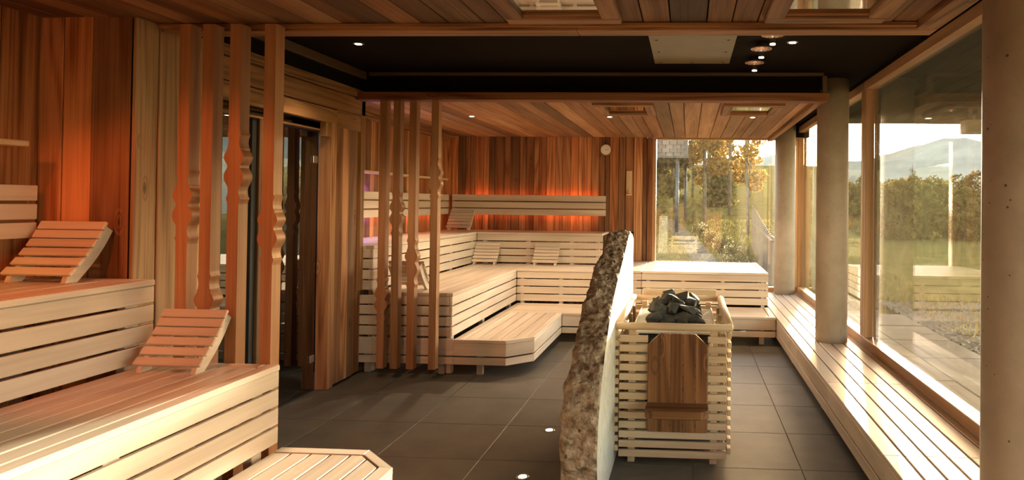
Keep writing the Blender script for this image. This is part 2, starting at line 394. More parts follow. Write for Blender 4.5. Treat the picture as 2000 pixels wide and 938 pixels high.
# header over glass door
t = thing('trim_3', 'wooden header boards above the glass door', None, (-2.72, 4.5, 2.0), kind='structure')
for z0, z1, x in ((1.985, 2.048, -2.80), (2.05, 2.163, -2.745), (2.166, 2.305, -2.735), (2.308, 2.375, -2.715)):
    box('header_board', t, (x - .05, 3.705, z0), (x, 5.63, z1 - .003), W_TRIM, .003, long='y')
box('header_core', t, (-2.9, 3.705, 2.0), (-2.80, 5.59, 2.54), BLACKWALL, 0)
t = thing('trim_4', 'wooden casing boards around the glass door', None, (-2.75, 5.1, 0), kind='structure')
box('casing_board', t, (-2.80, 5.03, 1.94), (-2.75, 5.20, 2.05), W_TRIM, .003, long='z')
box('casing_board', t, (-2.775, 5.18, 2.03), (-2.742, 5.56, 2.165), W_TRIM, .003, long='y')

# ---- left glazing: fixed pane, timber mullion, glass door with steel hinges
w1 = thing('window_1', 'narrow fixed glass pane beside the glass door', None, (-2.85, 4.1, 0), kind='structure')
box('pane', w1, (-2.855, 3.95, .03), (-2.847, 4.26, 1.985), GLASS_D, 0)
box('window_frame', w1, (-2.90, 3.702, 0), (-2.68, 3.74, 1.985), W_TRIM, .003)
box('window_frame', w1, (-2.87, 3.742, 0), (-2.80, 3.955, 1.985), BLACKGAP, .003)
box('window_frame', w1, (-2.88, 4.26, 0), (-2.82, 4.31, 1.985), BLACKGAP, .002)
box('window_frame', w1, (-2.88, 4.31, 0), (-2.80, 4.40, 1.985), W_OLD, .004)
box('window_frame', w1, (-2.87, 3.955, 0), (-2.835, 4.26, .03), BLACKGAP, .002)
d1 = thing('door_1', 'frameless dark glass sauna door with steel hinges', None, (-2.85, 4.75, 0), kind='structure')
box('pane', d1, (-2.855, 4.42, .012), (-2.847, 5.085, 1.975), GLASS_D, 0)
for z in (.25, 1.765):
    box('hinge', d1, (-2.846, 5.015, z - .028), (-2.836, 5.075, z + .028), STEEL, .003)
box('seal', d1, (-2.86, 4.42, 0), (-2.842, 5.085, .011), BLACKGAP, 0)
box('pull_handle', d1, (-2.835, 4.47, .85), (-2.815, 4.495, 1.25), W_DARK, .004)
for z in (.88, 1.22): box('handle_stud', d1, (-2.847, 4.475, z - .008), (-2.834, 4.49, z + .008), STEEL, .001)

# ---- near ceiling: planks, trim border
def plank_ceiling(name, label, x0, x1, y0, y1, z, mat, wmin, wmax, seed):
    rnd = random.Random(seed)
    t = thing(name, label, None, (x0, y0, z), kind='structure')
    box('core', t, (x0, y0, z + .022), (x1, y1, z + .08), BLACKWALL, 0)
    s = splits(x0, x1, wmin, wmax, rnd)
    for u, v in zip(s, s[1:]):
        dz = rnd.uniform(-.002, .002)
        board('plank', t, ((u + v) / 2, (y0 + y1) / 2, z + .011 + dz), y1 - y0, (v - u) - .006, .02, 'y', 'z', mat, .003)
    return t
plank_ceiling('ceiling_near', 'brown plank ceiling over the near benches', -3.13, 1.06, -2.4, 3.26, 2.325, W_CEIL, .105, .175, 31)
plank_ceiling('ceiling_back', 'brown plank ceiling over the back benches', -3.32, 1.06, 5.58, 9.15, 2.345, W_CEIL_LIT, .105, .17, 33)
t = thing('trim_5', 'timber border board along the near ceiling edge', None, (-.7, 3.3, 2.28), kind='structure')
box('border_board', t, (-2.63, 3.26, 2.292), (-.55, 3.37, 2.40), W_TRIM, .003)
box('border_board', t, (-.548, 3.26, 2.292), (1.16, 3.37, 2.40), W_TRIM, .003)
box('border_strip', t, (-2.63, 3.235, 2.305), (1.06, 3.259, 2.324), W_TRIM, .002)
t = thing('trim_6', 'timber border board along the window side of the near ceiling', None, (1.1, 1, 2.28), kind='structure')
box('border_board', t, (1.06, -2.4, 2.292), (1.16, 3.258, 2.40), W_TRIM, .003)
t = thing('trim_7', 'dark red timber beam spanning the edge of the back ceiling', None, (-.8, 5.5, 2.28), kind='structure')
box('beam', t, (-2.735, 5.44, 2.285), (1.10, 5.58, 2.350), W_OLD, .004)
t = thing('trim_8', 'timber border board along the window side of the back ceiling', None, (1.08, 7.4, 2.3), kind='structure')
box('border_board', t, (1.04, 5.585, 2.300), (1.10, 9.13, 2.40), W_TRIM, .003)
t = thing('trim_9', 'timber moulding where the back ceiling meets the plank wall', None, (-3.28, 7.4, 2.28), kind='structure')
box('moulding', t, (-3.32, 5.7, 2.29), (-3.24, 9.148, 2.344), W_TRIM, .004)
box('moulding', t, (-3.239, 5.7, 2.315), (-3.19, 9.148, 2.344), W_TRIM, .004)
# ---- dark raised ceiling in the middle, with its fascias
t = thing('ceiling_middle', 'black raised ceiling between the two plank ceilings', None, (-.8, 4.4, 2.54), kind='structure')
box('panel', t, (-3.5, -2.6, 2.54), (1.60, 9.4, 2.62), BLACKWALL, 0)
box('fascia', t, (-2.73, 5.62, 2.36), (1.07, 5.66, 2.54), BLACKWALL, 0)
box('fascia', t, (-2.80, 3.40, 2.376), (-2.745, 5.62, 2.54), BLACKWALL, 0)
box('fascia', t, (-2.63, 3.33, 2.402), (1.15, 3.36, 2.54), BLACKWALL, 0)
box('fascia', t, (1.11, -2.4, 2.402), (1.14, 3.33, 2.54), BLACKWALL, 0)
box('fascia', t, (1.055, 5.66, 2.402), (1.09, 9.15, 2.54), BLACKWALL, 0)
box('plenum_wall', t, (-3.5, 9.16, 2.362), (1.6, 9.3, 2.54), BLACKWALL, 0)
box('plenum_wall', t, (-3.5, 5.5, 2.362), (-3.345, 9.16, 2.54), BLACKWALL, 0)
box('plenum_wall', t, (-3.345, 5.62, 2.43), (-2.80, 5.66, 2.54), BLACKWALL, 0)
box('plenum_wall', t, (-2.95, 5.595, 2.33), (-2.735, 5.70, 2.54), BLACKWALL, 0)
box('plenum_wall', t, (1.47, -.6, 2.501), (1.53, 9.3, 2.54), BLACKWALL, 0)
t = thing('trim_10', 'brown cove strip below the black ceiling', None, (-.8, 5.6, 2.5), kind='structure')
box('cove_strip', t, (-2.70, 5.595, 2.512), (1.09, 5.62, 2.539), COVE, .002)
box('cove_strip', t, (-2.745, 3.40, 2.475), (-2.715, 5.595, 2.539), COVE, .002)
box('end_block', t, (1.072, 5.57, 2.36), (1.11, 5.62, 2.51), COVE, .003)

# ---- window wall on the right, back window, sills
def rect_frame_x(t, x0, x1, y0, y1, z0, z1, w, mat):
    box('window_frame', t, (x0, y0, z0), (x1, y1, z0 + w), mat, .004, long='y')
    box('window_frame', t, (x0, y0, z1 - w), (x1, y1, z1), mat, .004, long='y')
    box('window_frame', t, (x0, y0, z0 + w), (x1, y0 + w, z1 - w), mat, .004, long='z')
    box('window_frame', t, (x0, y1 - w, z0 + w), (x1, y1, z1 - w), mat, .004, long='z')
WX = 1.46
YM = 5.80
for i, (y0, y1, lab) in enumerate(((-.6, 2.30, 'tall window pane behind the nearest concrete pillar'), (2.30, YM, 'tall dusty window pane between two concrete pillars'), (YM, 9.27, 'tall window pane beside the far concrete pillar'))):
    w = thing('window_%d' % (i + 2), lab, None, (WX, (y0 + y1) / 2, .3), kind='structure')
    rect_frame_x(w, WX, WX + .07, y0 + .002, y1 - .002, .298, 2.50, .075, W_FRAME)
    box('glazing_bead', w, (WX + .07, y0 + .03, .33), (WX + .10, y1 - .03, .372), BLACKGAP, .002)
    box('glazing_bead', w, (WX + .07, y1 - .13, .372), (WX + .10, y1 - .075, 2.42), BLACKGAP, .002)
    box('pane', w, (WX + .048, y0 + .07, .37), (WX + .056, y1 - .07, 2.43), GLASS_R, 0)
wb = thing('window_5', 'large back window above the bench overlooking the garden', None, (.3, 9.22, .3), kind='structure')
box('window_frame', wb, (-.555, 9.15, .28), (-.49, 9.27, 2.345), W_OLD, .004)
box('window_frame', wb, (-.487, 9.17, .28), (-.435, 9.27, 2.345), W_FRAME, .004)
box('window_frame', wb, (-.435, 9.19, 2.325), (1.46, 9.27, 2.40), W_FRAME, .004)
box('window_frame', wb, (-.435, 9.19, .28), (1.46, 9.27, .36), W_FRAME, .004)
box('window_frame', wb, (1.40, 9.19, .36), (1.459, 9.27, 2.325), W_FRAME, .004)
box('pane', wb, (-.44, 9.226, .35), (1.41, 9.234, 2.33), GLASS_B, 0)
t = thing('wall_below_windows', 'low plinth below the glazing', None, (1.5, 4, 0), kind='structure')
box('plinth', t, (1.46, -.6, -.15), (1.62, 9.4, .297), CONCRETE, 0)
box('plinth', t, (-.56, 9.16, -.15), (1.46, 9.4, .279), CONCRETE, 0)
t = thing('trim_11', 'narrow wooden ledge between bench and window frame', None, (1.43, 4, .3), kind='structure')
for y0, y1 in ((.4, 2.4), (2.4, 4.55), (4.55, 6.19), (6.19, 9.18)):
    box('ledge_board', t, (1.425, y0, .262), (1.458, y1 - .004, .294), W_FRAME, .003)

# ---- concrete pillars
for (x, y, lab) in ((1.24, 2.62, 'round concrete pillar cut off by the picture edge'), (1.235, 5.945, 'round concrete pillar in the middle standing on the window bench'), (1.262, 9.02, 'round concrete pillar in the far corner by the back window')):
    p = cyl('concrete_pillar', None, (x, y, (.302 + 2.538) / 2), .134, 2.236, CONCRETE, 48)
    props(p, lab, None, 'concrete pillars', 'structure')

# ================================================================= BENCHES
TOP = .028
def riser(t, face, x0, x1, y0, y1, z0, z1, n=4, T=.022, name='front_slat', gap=.012, mat=None):
    """n horizontal slats on one face between z0 and z1 (below the seat boards)"""
    mat = mat or W_PALE
    zt = z1 - TOP; p = (zt - z0) / n
    for k in range(n):
        a = z0 + k * p + (gap if k >= 0 else 0); b = z0 + (k + 1) * p - (0.0015 if k == n - 1 else 0)
        if face == '+x': box(name, t, (x1 - T, y0, a), (x1, y1, b), mat, .003, long='y')
        elif face == '-y': box(name, t, (x0, y0, a), (x1, y0 + T, b), mat, .003, long='x')
        elif face == '+y': box(name, t, (x0, y1 - T, a), (x1, y1, b), mat, .003, long='x')
def supports(t, pts, z0, z1, sx=.04, sy=.07):
    for x, y in pts: box('support_post', t, (x - sx / 2, y - sy / 2, z0), (x + sx / 2, y + sy / 2, z1), W_PALE, .002)
def seat_y(t, x0, x1, y0, y1, z, n, end0=False, end1=True, ew=.06):
    """boards running along y, a wider front edge board at x1, cross boards at the ends"""
    ya = y0 + (ew + .006 if end0 else 0); yb = y1 - (ew + .006 if end1 else 0)
    box('edge_board', t, (x1 - ew, y0, z - TOP), (x1 + .004, y1, z), W_PALE, .004, long='y')
    if end1: box('end_board', t, (x0, y1 - ew, z - TOP), (x1 - ew - .004, y1, z), W_PALE, .004, long='x')
    if end0: box('end_board', t, (x0, y0, z - TOP), (x1 - ew - .004, y0 + ew, z), W_PALE, .004, long='x')
    p = (x1 - ew - x0) / n
    for k in range(n):
        box('seat_board', t, (x0 + k * p, ya, z - TOP), (x0 + (k + 1) * p - .007, yb, z - .0015), W_PALE, .004, long='y')
def seat_x(t, x0, x1, y0, y1, z, n, endR=False, ew=.06):
    box('edge_board', t, (x0, y0 - .004, z - TOP), (x1, y0 + ew, z), W_PALE, .004, long='x')
    xb = x1 - (ew + .006 if endR else 0)
    if endR: box('end_board', t, (x1 - ew, y0 + ew + .004, z - TOP), (x1, y1, z), W_PALE, .004, long='y')
    p = (y1 - y0 - ew) / n
    for k in range(n):
        box('seat_board', t, (x0, y0 + ew + .007 + k * p, z - TOP), (xb, y0 + ew + (k + 1) * p, z - .0015), W_PALE, .004, long='x')
Z1, Z2, Z3 = .30, .688, 1.077
NE = 3.10          # far end of the near benches
# near left, three steps
x1, x2, x3, xw = -1.27, -1.90, -2.50, -3.125
b = thing('top_bench', 'pale slatted top bench step at the near left wall', 'sauna bench', (-2.8, 1.8, Z2), 'near left bench steps')
seat_y(b, xw, x3, .4, NE - .02, Z3, 5)
riser(b, '+x', xw, x3, .4, NE - .02, Z2 + .003, Z3)
supports(b, [(x3 - .045, y) for y in (.5, 1.4, 2.2, 2.98)] + [(xw + .03, y) for y in (.5, 2.98)], .003, Z3 - TOP)
b = thing('middle_bench', 'pale slatted middle bench step at the near left, holding a headrest', 'sauna bench', (-2.2, 1.8, Z1), 'near left bench steps')
seat_y(b, x3 + .002, x2, .4, NE, Z2, 6)
riser(b, '+x', x3, x2, .4, NE, Z1 + .012, Z2)
riser(b, '+y', x3, x2 - .024, .4, NE, Z1 + .012, Z2, name='end_slat')
supports(b, [(x2 - .045, y) for y in (.5, 1.4, 2.2, 2.98)] + [(x3 + .03, y) for y in (.5, 2.98)], .003, Z2 - TOP)
b = thing('low_bench', 'pale slatted low bench step at the near left with a cut corner', 'sauna bench', (-1.6, 1.8, 0), 'near left bench steps')
def low_bench(b, xa, xb, ya, yb, cut_at, flip):
    """boards along y inside a border, one outer corner cut off. flip: cut corner at the low-y end"""
    ch = .195; ew = .06
    s = -1 if flip else 1
    ye = ya if flip else yb                      # the cut end
    # half plane s*(y-ye) + (x-xb) <= -ch
    def cut(poly, inset): return clip(poly, 1.0, float(s), xb + s * ye - ch - inset * math.sqrt(2))
    R = lambda u0, u1, v0, v1: [(u0, v0), (u1, v0), (u1, v1), (u0, v1)]
    z0, z1 = Z1 - TOP, Z1
    # border pieces, mitred by clipping
    edge = cut(R(xb - ew, xb, ya, yb), 0)
    edge = clip(edge, (1 - math.tan(math.pi / 8)) * 0 + 0.0, float(s), s * (ye - s * (ch + 0.0)) )
    prism('edge_board', b, edge, z0, z1, W_PALE, 'y')
    end = R(xa, xb, min(ye, ye - s * ew), max(ye, ye - s * ew))
    end = clip(end, 1.0, 0.0, xb - ch)
    prism('end_board', b, end, z0, z1, W_PALE, 'x')
    d = ew
    cor = [(xb - ch, ye), (xb, ye - s * ch), (xb - d, ye - s * ch), (xb - ch, ye - s * d)]
    prism('corner_board', b, cor, z0, z1, W_PALE, (1, -s, 0))
    n = 6; p = (xb - ew - xa) / n
    for k in range(n):
        lo, hi = (ya + (ew + .008 if flip else 0), yb - (0 if flip else ew + .008))
        r = R(xa + k * p, xa + (k + 1) * p - .009, lo, hi)
        r = clip(r, 1.0, float(s), xb - d + s * (ye - s * ch) - .012)
        prism('seat_board', b, r, z0, z1 - .0015, W_PALE, 'y')
    for zb0, zb1 in ((.165, Z1 - TOP - .0015), (.092, .152)):
        T = .022
        y_lo, y_hi = (ya + ch, yb) if flip else (ya, yb - ch)
        box('front_slat', b, (xb - T, y_lo, zb0), (xb, y_hi, zb1), W_PALE, .002, long='y')
        box('end_slat', b, (xa, min(ye, ye - s * T), zb0), (xb - ch, max(ye, ye - s * T), zb1), W_PALE, .002, long='x')
        q = T * .7071
        prism('corner_slat', b, [(xb - ch, ye), (xb, ye - s * ch), (xb - T, ye - s * ch), (xb - ch, ye - s * T)], zb0, zb1, W_PALE, (1, -s, 0), .0015)
low_bench(b, x2 + .012, x1, .4, NE + .01, .2, False)
supports(b, [(x2 + .1, y) for y in (.6, 1.8, 2.8)] + [(x1 - .1, y) for y in (.6, 1.8, 2.6)], 0, .271, .05, .05)

# back left run, mirrored: the cut ends face the viewer
BS = 5.63
x1, x2, x3, xw = -1.31, -1.965, -2.65, -3.315
y1, y2, y3, yw = 7.10, 7.77, 8.45, 9.145
b = thing('top_bench', 'pale top bench step along the back left plank wall, behind the carved posts', 'sauna bench', (-3, 7.3, Z2), 'back bench steps')
seat_y(b, xw, x3, BS, yw, Z3, 6, end0=True, end1=False)
riser(b, '+x', xw, x3, BS, y3, Z2 + .003, Z3)
riser(b, '-y', xw, x3 - .024, BS, yw, Z2 + .003, Z3, name='end_slat')
supports(b, [(x3 - .045, y) for y in (5.72, 6.6, 7.6, 8.35)], .003, Z3 - TOP)
b = thing('top_bench', 'pale top bench step along the back wall, under the long backrest', 'sauna bench', (-1.9, 8.8, Z2), 'back bench steps')
seat_x(b, x3 + .008, -1.06, y3, yw, Z3, 6, endR=True)
riser(b, '-y', x3 + .004, -1.06, y3, yw, Z2 + .003, Z3)
supports(b, [(x, y3 + .045) for x in (-2.55, -2.0, -1.45, -1.12)], .003, Z3 - TOP)
b = thing('middle_bench', 'pale middle bench step running back behind the four far carved posts', 'sauna bench', (-2.3, 7, Z1), 'back bench steps')
seat_y(b, x3 + .002, x2, BS, y3 - .002, Z2, 6, end0=True, end1=False)
riser(b, '+x', x3, x2, BS, y2, Z1 + .012, Z2)
riser(b, '-y', xw, x2 - .024, BS, y3, Z1 + .012, Z2, name='end_slat')
supports(b, [(x2 - .045, y) for y in (5.72, 6.6, 7.6)], .003, Z2 - TOP)
b = thing('middle_bench', 'pale middle bench step across the back holding two headrests', 'sauna bench', (-1.2, 8.1, Z1), 'back bench steps')
seat_x(b, x2 + .004, -.525, y2, y3 - .002, Z2, 6)
riser(b, '-y', x2 + .004, -.525, y2, y3, Z1 + .012, Z2)
supports(b, [(x, y2 + .045) for x in (-1.9, -1.45, -1.0, -.6)], .003, Z2 - TOP)
b = thing('filler_bench', 'pale bench block behind the standing stone, next to the top step', 'sauna bench', (-.8, 8.8, Z1), 'back bench steps')
seat_x(b, -1.055, -.525, y3 + .004, yw, Z2, 6)
supports(b, [(-.95, 8.6), (-.6, 8.6), (-.95, 9.05), (-.6, 9.05)], .003, Z2 - TOP)
b = thing('window_bench', 'pale bench block below the back window, sunlit on top', 'sauna bench', (.2, 8.5, Z1), 'back bench steps')
seat_x(b, -.52, .91, y2, 9.14, Z2, 11, endR=True)
riser(b, '-y', -.52, .91, y2, 9.14, Z1 + .012, Z2)
box('sun_block_panel', b, (-.52, 9.118, .004), (.905, 9.136, Z2 - TOP - .001), W_DARK, 0, long='x')  # unseen panel added to stop sunlight passing under the seat
riser(b, '+x', -.52, .91, y2 + .024, 9.116, Z1 + .012, Z2, name='end_slat')
supports(b, [(x, y2 + .045) for x in (-.45, -.05, .4, .85)], .003, Z2 - TOP)
b = thing('low_bench', 'pale low bench step with a cut corner in front of the carved posts', 'sauna bench', (-1.6, 6.4, 0), 'back bench steps')
low_bench(b, x2 + .012, x1, BS, y1 - .002, .2, True)
for zb0, zb1 in ((.165, Z1 + .006), (.092, .152)):
    box('end_slat', b, (xw, BS, zb0), (x2 + .010, BS + .022, zb1), W_PALE, .003, long='x')
supports(b, [(-2.71, BS + .07), (-2.07, BS + .07), (-1.74, BS + .07), (-1.5, 6.6), (-1.9, 6.6)], 0, .164, .05, .05)
b = thing('low_bench', 'pale low bench step crossing behind the stone and the stove', 'sauna bench', (-.5, 7.4, 0), 'back bench steps')
seat_x(b, x2 + .012, .915, y1 + .004, y2 - .002, Z1, 6, endR=True)
for zb0, zb1 in ((.165, Z1 - TOP - .0015), (.092, .152)):
    box('front_slat', b, (x1 + .002, y1 + .002, zb0), (.912, y1 + .024, zb1), W_PALE, .003, long='x')
supports(b, [(x, y1 + .12) for x in (-1.1, -.4, .3, .78)] + [(x, y2 - .1) for x in (-1.1, -.4, .3, .78)], 0, .271, .05, .05)

# window bench on the right
b = thing('long_window_bench', 'long low slatted bench running under the tall windows', 'sauna bench', (1.17, 4.5, 0))
cuts = [.4, 2.0, 3.25, 4.55, 5.80, 6.19, 7.7, 9.14]
xs = [.922, 1.020, 1.119, 1.219, 1.319, 1.420]
for i in range(5):
    for y0, y1_ in zip(cuts, cuts[1:]):
        box('seat_board', b, (xs[i], y0 + .0012, Z1 - TOP), (xs[i + 1] - .010, y1_ - .0012, Z1), W_PALE, .003, long='y')
for zb0, zb1 in ((.165, Z1 - TOP - .0015), (.085, .155)):
    for y0, y1_ in zip(cuts, cuts[1:]):
        box('front_slat', b, (.922, y0 + .001, zb0), (.944, y1_ - .001, zb1), W_PALE, .002, long='y')
supports(b, [(1.0, y) for y in (.8, 2.2, 3.6, 5.0, 6.4, 7.9, 8.9)] + [(1.36, y) for y in (.8, 2.2, 3.6, 5.0, 6.4, 7.9, 8.9)], 0, .271, .05, .05)

# ================================================================= BACKRESTS, SHELVES, LED STRIPS
def backrest(name, label, wall, a, b, off, z0, z1, sup, ends_gap=.0):
    """three horizontal slats on short bearers. wall 'x': runs along y at x=off facing +x; wall 'y': runs along x at y=off facing -y"""
    t = thing(name, label, 'backrest', ((off, (a + b) / 2, z0) if wall == 'x' else ((a + b) / 2, off, z0)), 'wall backrests')
    h = (z1 - z0 - .03) / 3
    for k in range(3):
        za = z0 + k * (h + .015); zb = za + h
        if wall == 'x': box('slat', t, (off - .022, a, za), (off, b, zb), W_PALE, .003, long='y')
        else: box('slat', t, (a, off, za), (b, off + .022, zb), W_PALE, .003, long='x')
    if wall == 'x': box('gap_shade_board', t, (off - .028, a + .03, z0 + .02), (off - .0235, b - .03, z1 - .02), W_DARK, 0, long='y')  # dark board added behind the slats: blackens the gaps, hides the strips
    else: box('gap_shade_board', t, (a + .03, off + .0235, z0 + .02), (b - .03, off + .028, z1 - .02), W_DARK, 0, long='x')
    for s in sup:
        if wall == 'x': box('bearer', t, (off - .091 if off < -3.2 else off - .055, s - .03, z0), (off - .0285, s + .03, z1), W_PALE, .002, long='z')
        else: box('bearer', t, (s - .03, off + .0285, z0), (s + .03, off + .092, z1), W_PALE, .002, long='z')
    return t
backrest('backrest', 'long three-slat backrest along the back plank wall', 'y', -3.185, -1.10, 9.05, 1.283, 1.552, (-2.95, -2.05, -1.16))
backrest('backrest', 'three-slat backrest on the far left wall seen between carved posts', 'x', 5.72, 9.045, -3.222, 1.283, 1.548, (6.1, 7.6, 8.85))
backrest('backrest', 'three-slat backrest on the near left wall beside a headrest', 'x', .5, 3.06, -3.068, 1.265, 1.512, (1.2, 2.80))
s = board('wall_shelf', None, (-3.25, 7.35, 1.745), 3.1, .14, .026, 'y', 'z', W_STOVE, .004); props(s, 'pale shelf board on the far left wall above the backrest', 'shelf', 'wall shelves')
s = board('wall_shelf', None, (-3.065, 1.7, 1.700), 2.5, .125, .026, 'y', 'z', W_STOVE, .004); props(s, 'thin wooden shelf on the near left wall above the backrest', 'shelf', 'wall shelves')
def led(label, lo, hi, mat):
    t = box('led_strip', None, lo, hi, mat, 0); props(t, label, 'light', 'colour light strips')
led('red light strip behind the lower edge of the long back backrest', (-3.08, 9.082, 1.286), (-1.2, 9.088, 1.299), LED_RED)
led('red light strip behind the upper edge of the long back backrest', (-3.08, 9.082, 1.533), (-1.2, 9.088, 1.546), LED_RED)
led('purple light strip behind the lower edge of the far left backrest', (-3.260, 5.8, 1.286), (-3.254, 6.9, 1.299), LED_PURPLE)
led('purple light strip behind the upper edge of the far left backrest', (-3.260, 5.8, 1.530), (-3.254, 6.9, 1.543), LED_PURPLE)
led('red light strip behind the far left backrest near the corner', (-3.260, 6.95, 1.286), (-3.254, 9.0, 1.299), LED_RED)
led('green light strip behind the near left backrest', (-3.112, .6, 1.268), (-3.105, 2.75, 1.281), LED_GREEN)

# ================================================================= HEADRESTS
def side_prism(name, parent, poly, x0, x1, mat):
    """prism over a (y, z) outline between x0 and x1"""
    M = frame((0, 0, 0), 'y', 'x')               # local X = y, local Z = x, local Y = z
    Mi = M.inverted(); bm = bmesh.new()
    A = [bm.verts.new(Mi @ Vector((x0, p[0], p[1]))) for p in poly]; B = [bm.verts.new(Mi @ Vector((x1, p[0], p[1]))) for p in poly]
    bm.faces.new(A); bm.faces.new(B[::-1]); n = len(poly)
    for i in range(n): bm.faces.new((A[i], B[i], B[(i + 1) % n], A[(i + 1) % n]))
    bmesh.ops.recalc_face_normals(bm, faces=bm.faces[:])
    me = bpy.data.meshes.new(name); bm.to_mesh(me); bm.free()
    return obj(name, me, parent, M, mat)
def make_headrest():
    t = thing('headrest', 'x', 'headrest', (0, 0, 0), 'slatted headrests')
    w, n = .31, 6
    P = lambda s: Vector((0, .012 + .175 * s + .016 * math.sin(math.pi * s), .030 + .212 * s))
    for sx in (-1, 1):
        f = [(P(s).y, P(s).z) for s in [k / 10 for k in range(11)]]
        f = [(f[0][0] - .012, .0)] + f
        bk = [(y + .045, z - .030) for y, z in f[1:]][::-1]
        bk[-1] = (bk[-1][0] + .0, .0)
        xa = sx * (w / 2 - .03)
        side_prism('bearer', t, f + bk, xa - .011, xa + .011, W_PALE)
    for k in range(n):
        s = (k + .28) / (n - .45); p = P(s); q = P(s + .02) - P(s - .02); nn = Vector((0, -q.z, q.y)).normalized()
        board('slat', t, p + nn * .0085, w, .040, .016, 'x', nn, W_PALE, .003)
    return t
hr = make_headrest()
HR = [((-2.285, 2.885, Z2), 0, 'slatted wooden headrest on the near middle bench, leaning towards the tall carved posts', 1.0),
      ((-2.88, 2.865, Z3), 0, 'slatted wooden headrest on the near top bench, beside the three-slat backrest', 1.05),
      ((-2.49, 8.232, Z2), 0, 'slatted headrest in the corner of the back middle bench', 1.0),
      ((-1.74, 8.232, Z2), 0, 'slatted headrest on the back middle bench, next to the standing stone', 1.0),
      ((-3.02, 8.815, Z3), 0, 'slatted headrest on the back top bench below the long backrest', 1.05),
      ((-2.40, 5.90, Z2), math.pi, 'slatted headrest seen from behind through the far carved posts', 1.0)]
hr0 = hr
for i, (l, rz, lab, s) in enumerate(HR):
    o = hr0 if i == 0 else copy_tree(hr0)
    o.location = l; o.rotation_euler = (0, 0, rz); o.scale = (s, s, s); o['label'] = lab

# ================================================================= CARVED POSTS
def post_profile(z0, z1, ob, ot, hw):
    """half widths along the height; ornament between ob (bottom) and ot (top)"""
    k = hw / .027; L = ot - ob
    pts = [(z1, hw)]
    def arc(t0, t1, w0, w1, bulge, n):
        for i in range(n + 1):
            u = i / n; pts.append((ot - (t0 + (t1 - t0) * u) * L, (w0 + (w1 - w0) * u + bulge * math.sin(math.pi * u)) * k))
    pts.append((ot + .10 * L, hw))
    arc(-.08, 0, .027, .034, -.0015, 4)                 # flare to the cusp
    arc(.001, .19, .032, .029, -.005, 7)                # scoop
    arc(.20, .24, .033, .033, 0, 1)                     # small fillet
    arc(.245, .46, .034, .033, .014, 9)                 # first ball
    arc(.47, .51, .031, .031, -.001, 2)                 # neck
    arc(.52, .80, .032, .029, .017, 11)                 # second ball
    arc(.81, .97, .028, .031, -.004, 6)                 # scoop
    arc(.98, 1.0, .034, .034, 0, 1)
    arc(1.001, 1.08, .033, .027, -.001, 4)
    pts.append((z0, hw))
    return pts
def carved_post(x, y, z0, z1, ob, ot, hw, dep, label, group):
    pr = post_profile(z0, z1, ob, ot, hw)
    M = frame((x, y, (z0 + z1) / 2), 'z', 'y'); Mi = M.inverted(); bm = bmesh.new()
    out = [(x + w, z) for z, w in pr] + [(x - w, z) for z, w in pr[::-1]]
    A = [bm.verts.new(Mi @ Vector((p[0], y - dep / 2, p[1]))) for p in out]; B = [bm.verts.new(Mi @ Vector((p[0], y + dep / 2, p[1]))) for p in out]
    # faces strip by strip keep the caps clean
    n = len(out); h = len(pr)
    for i in range(h - 1):
        j, jj = n - 1 - i, n - 2 - i
        bm.faces.new((A[i], A[i + 1], A[jj], A[j])); bm.faces.new((B[j], B[jj], B[i + 1], B[i]))
    for i in range(n):
        f = bm.faces.new((A[i], B[i], B[(i + 1) % n], A[(i + 1) % n]))
    bmesh.ops.recalc_face_normals(bm, faces=bm.faces[:])
    me = bpy.data.meshes.new('carved_post'); bm.to_mesh(me); bm.free()
    o = obj('carved_post', me, None, M, W_POST)
    return props(o, label, 'post', group)
g = 'carved posts at the near bench'
NPY = 3.155
for x, ob, ot, lab in ((-2.405, 1.266, 1.585, 'near carved post closest to the plank wall'), (-2.29, .775, 1.088, 'near carved post with its scrolls low behind the headrest'),
                       (-2.155, 1.458, 1.765, 'near carved post with its scrolls highest, against the lit glass'), (-1.985, 1.170, 1.468, 'near carved post standing next to the dark glass door')):
    carved_post(x, NPY, .08, 2.292, ob, ot, .0275, .07, lab, g)
g = 'carved posts at the back bench'
FPY = 5.52
for x, ob, ot, lab in ((-2.515, .49, .80, 'far carved post with its scrolls lowest, next to the wing wall'), (-2.40, 1.19, 1.525, 'far carved post second from the wing wall, scrolls before the backrest'),
                       (-2.265, .765, 1.13, 'far carved post third from the wing wall, scrolls in front of a headrest'), (-2.08, 1.495, 1.80, 'far carved post nearest the bench corner, with its scrolls highest')):
    carved_post(x, FPY, .08, 2.285, ob, ot, .030, .07, lab, g)

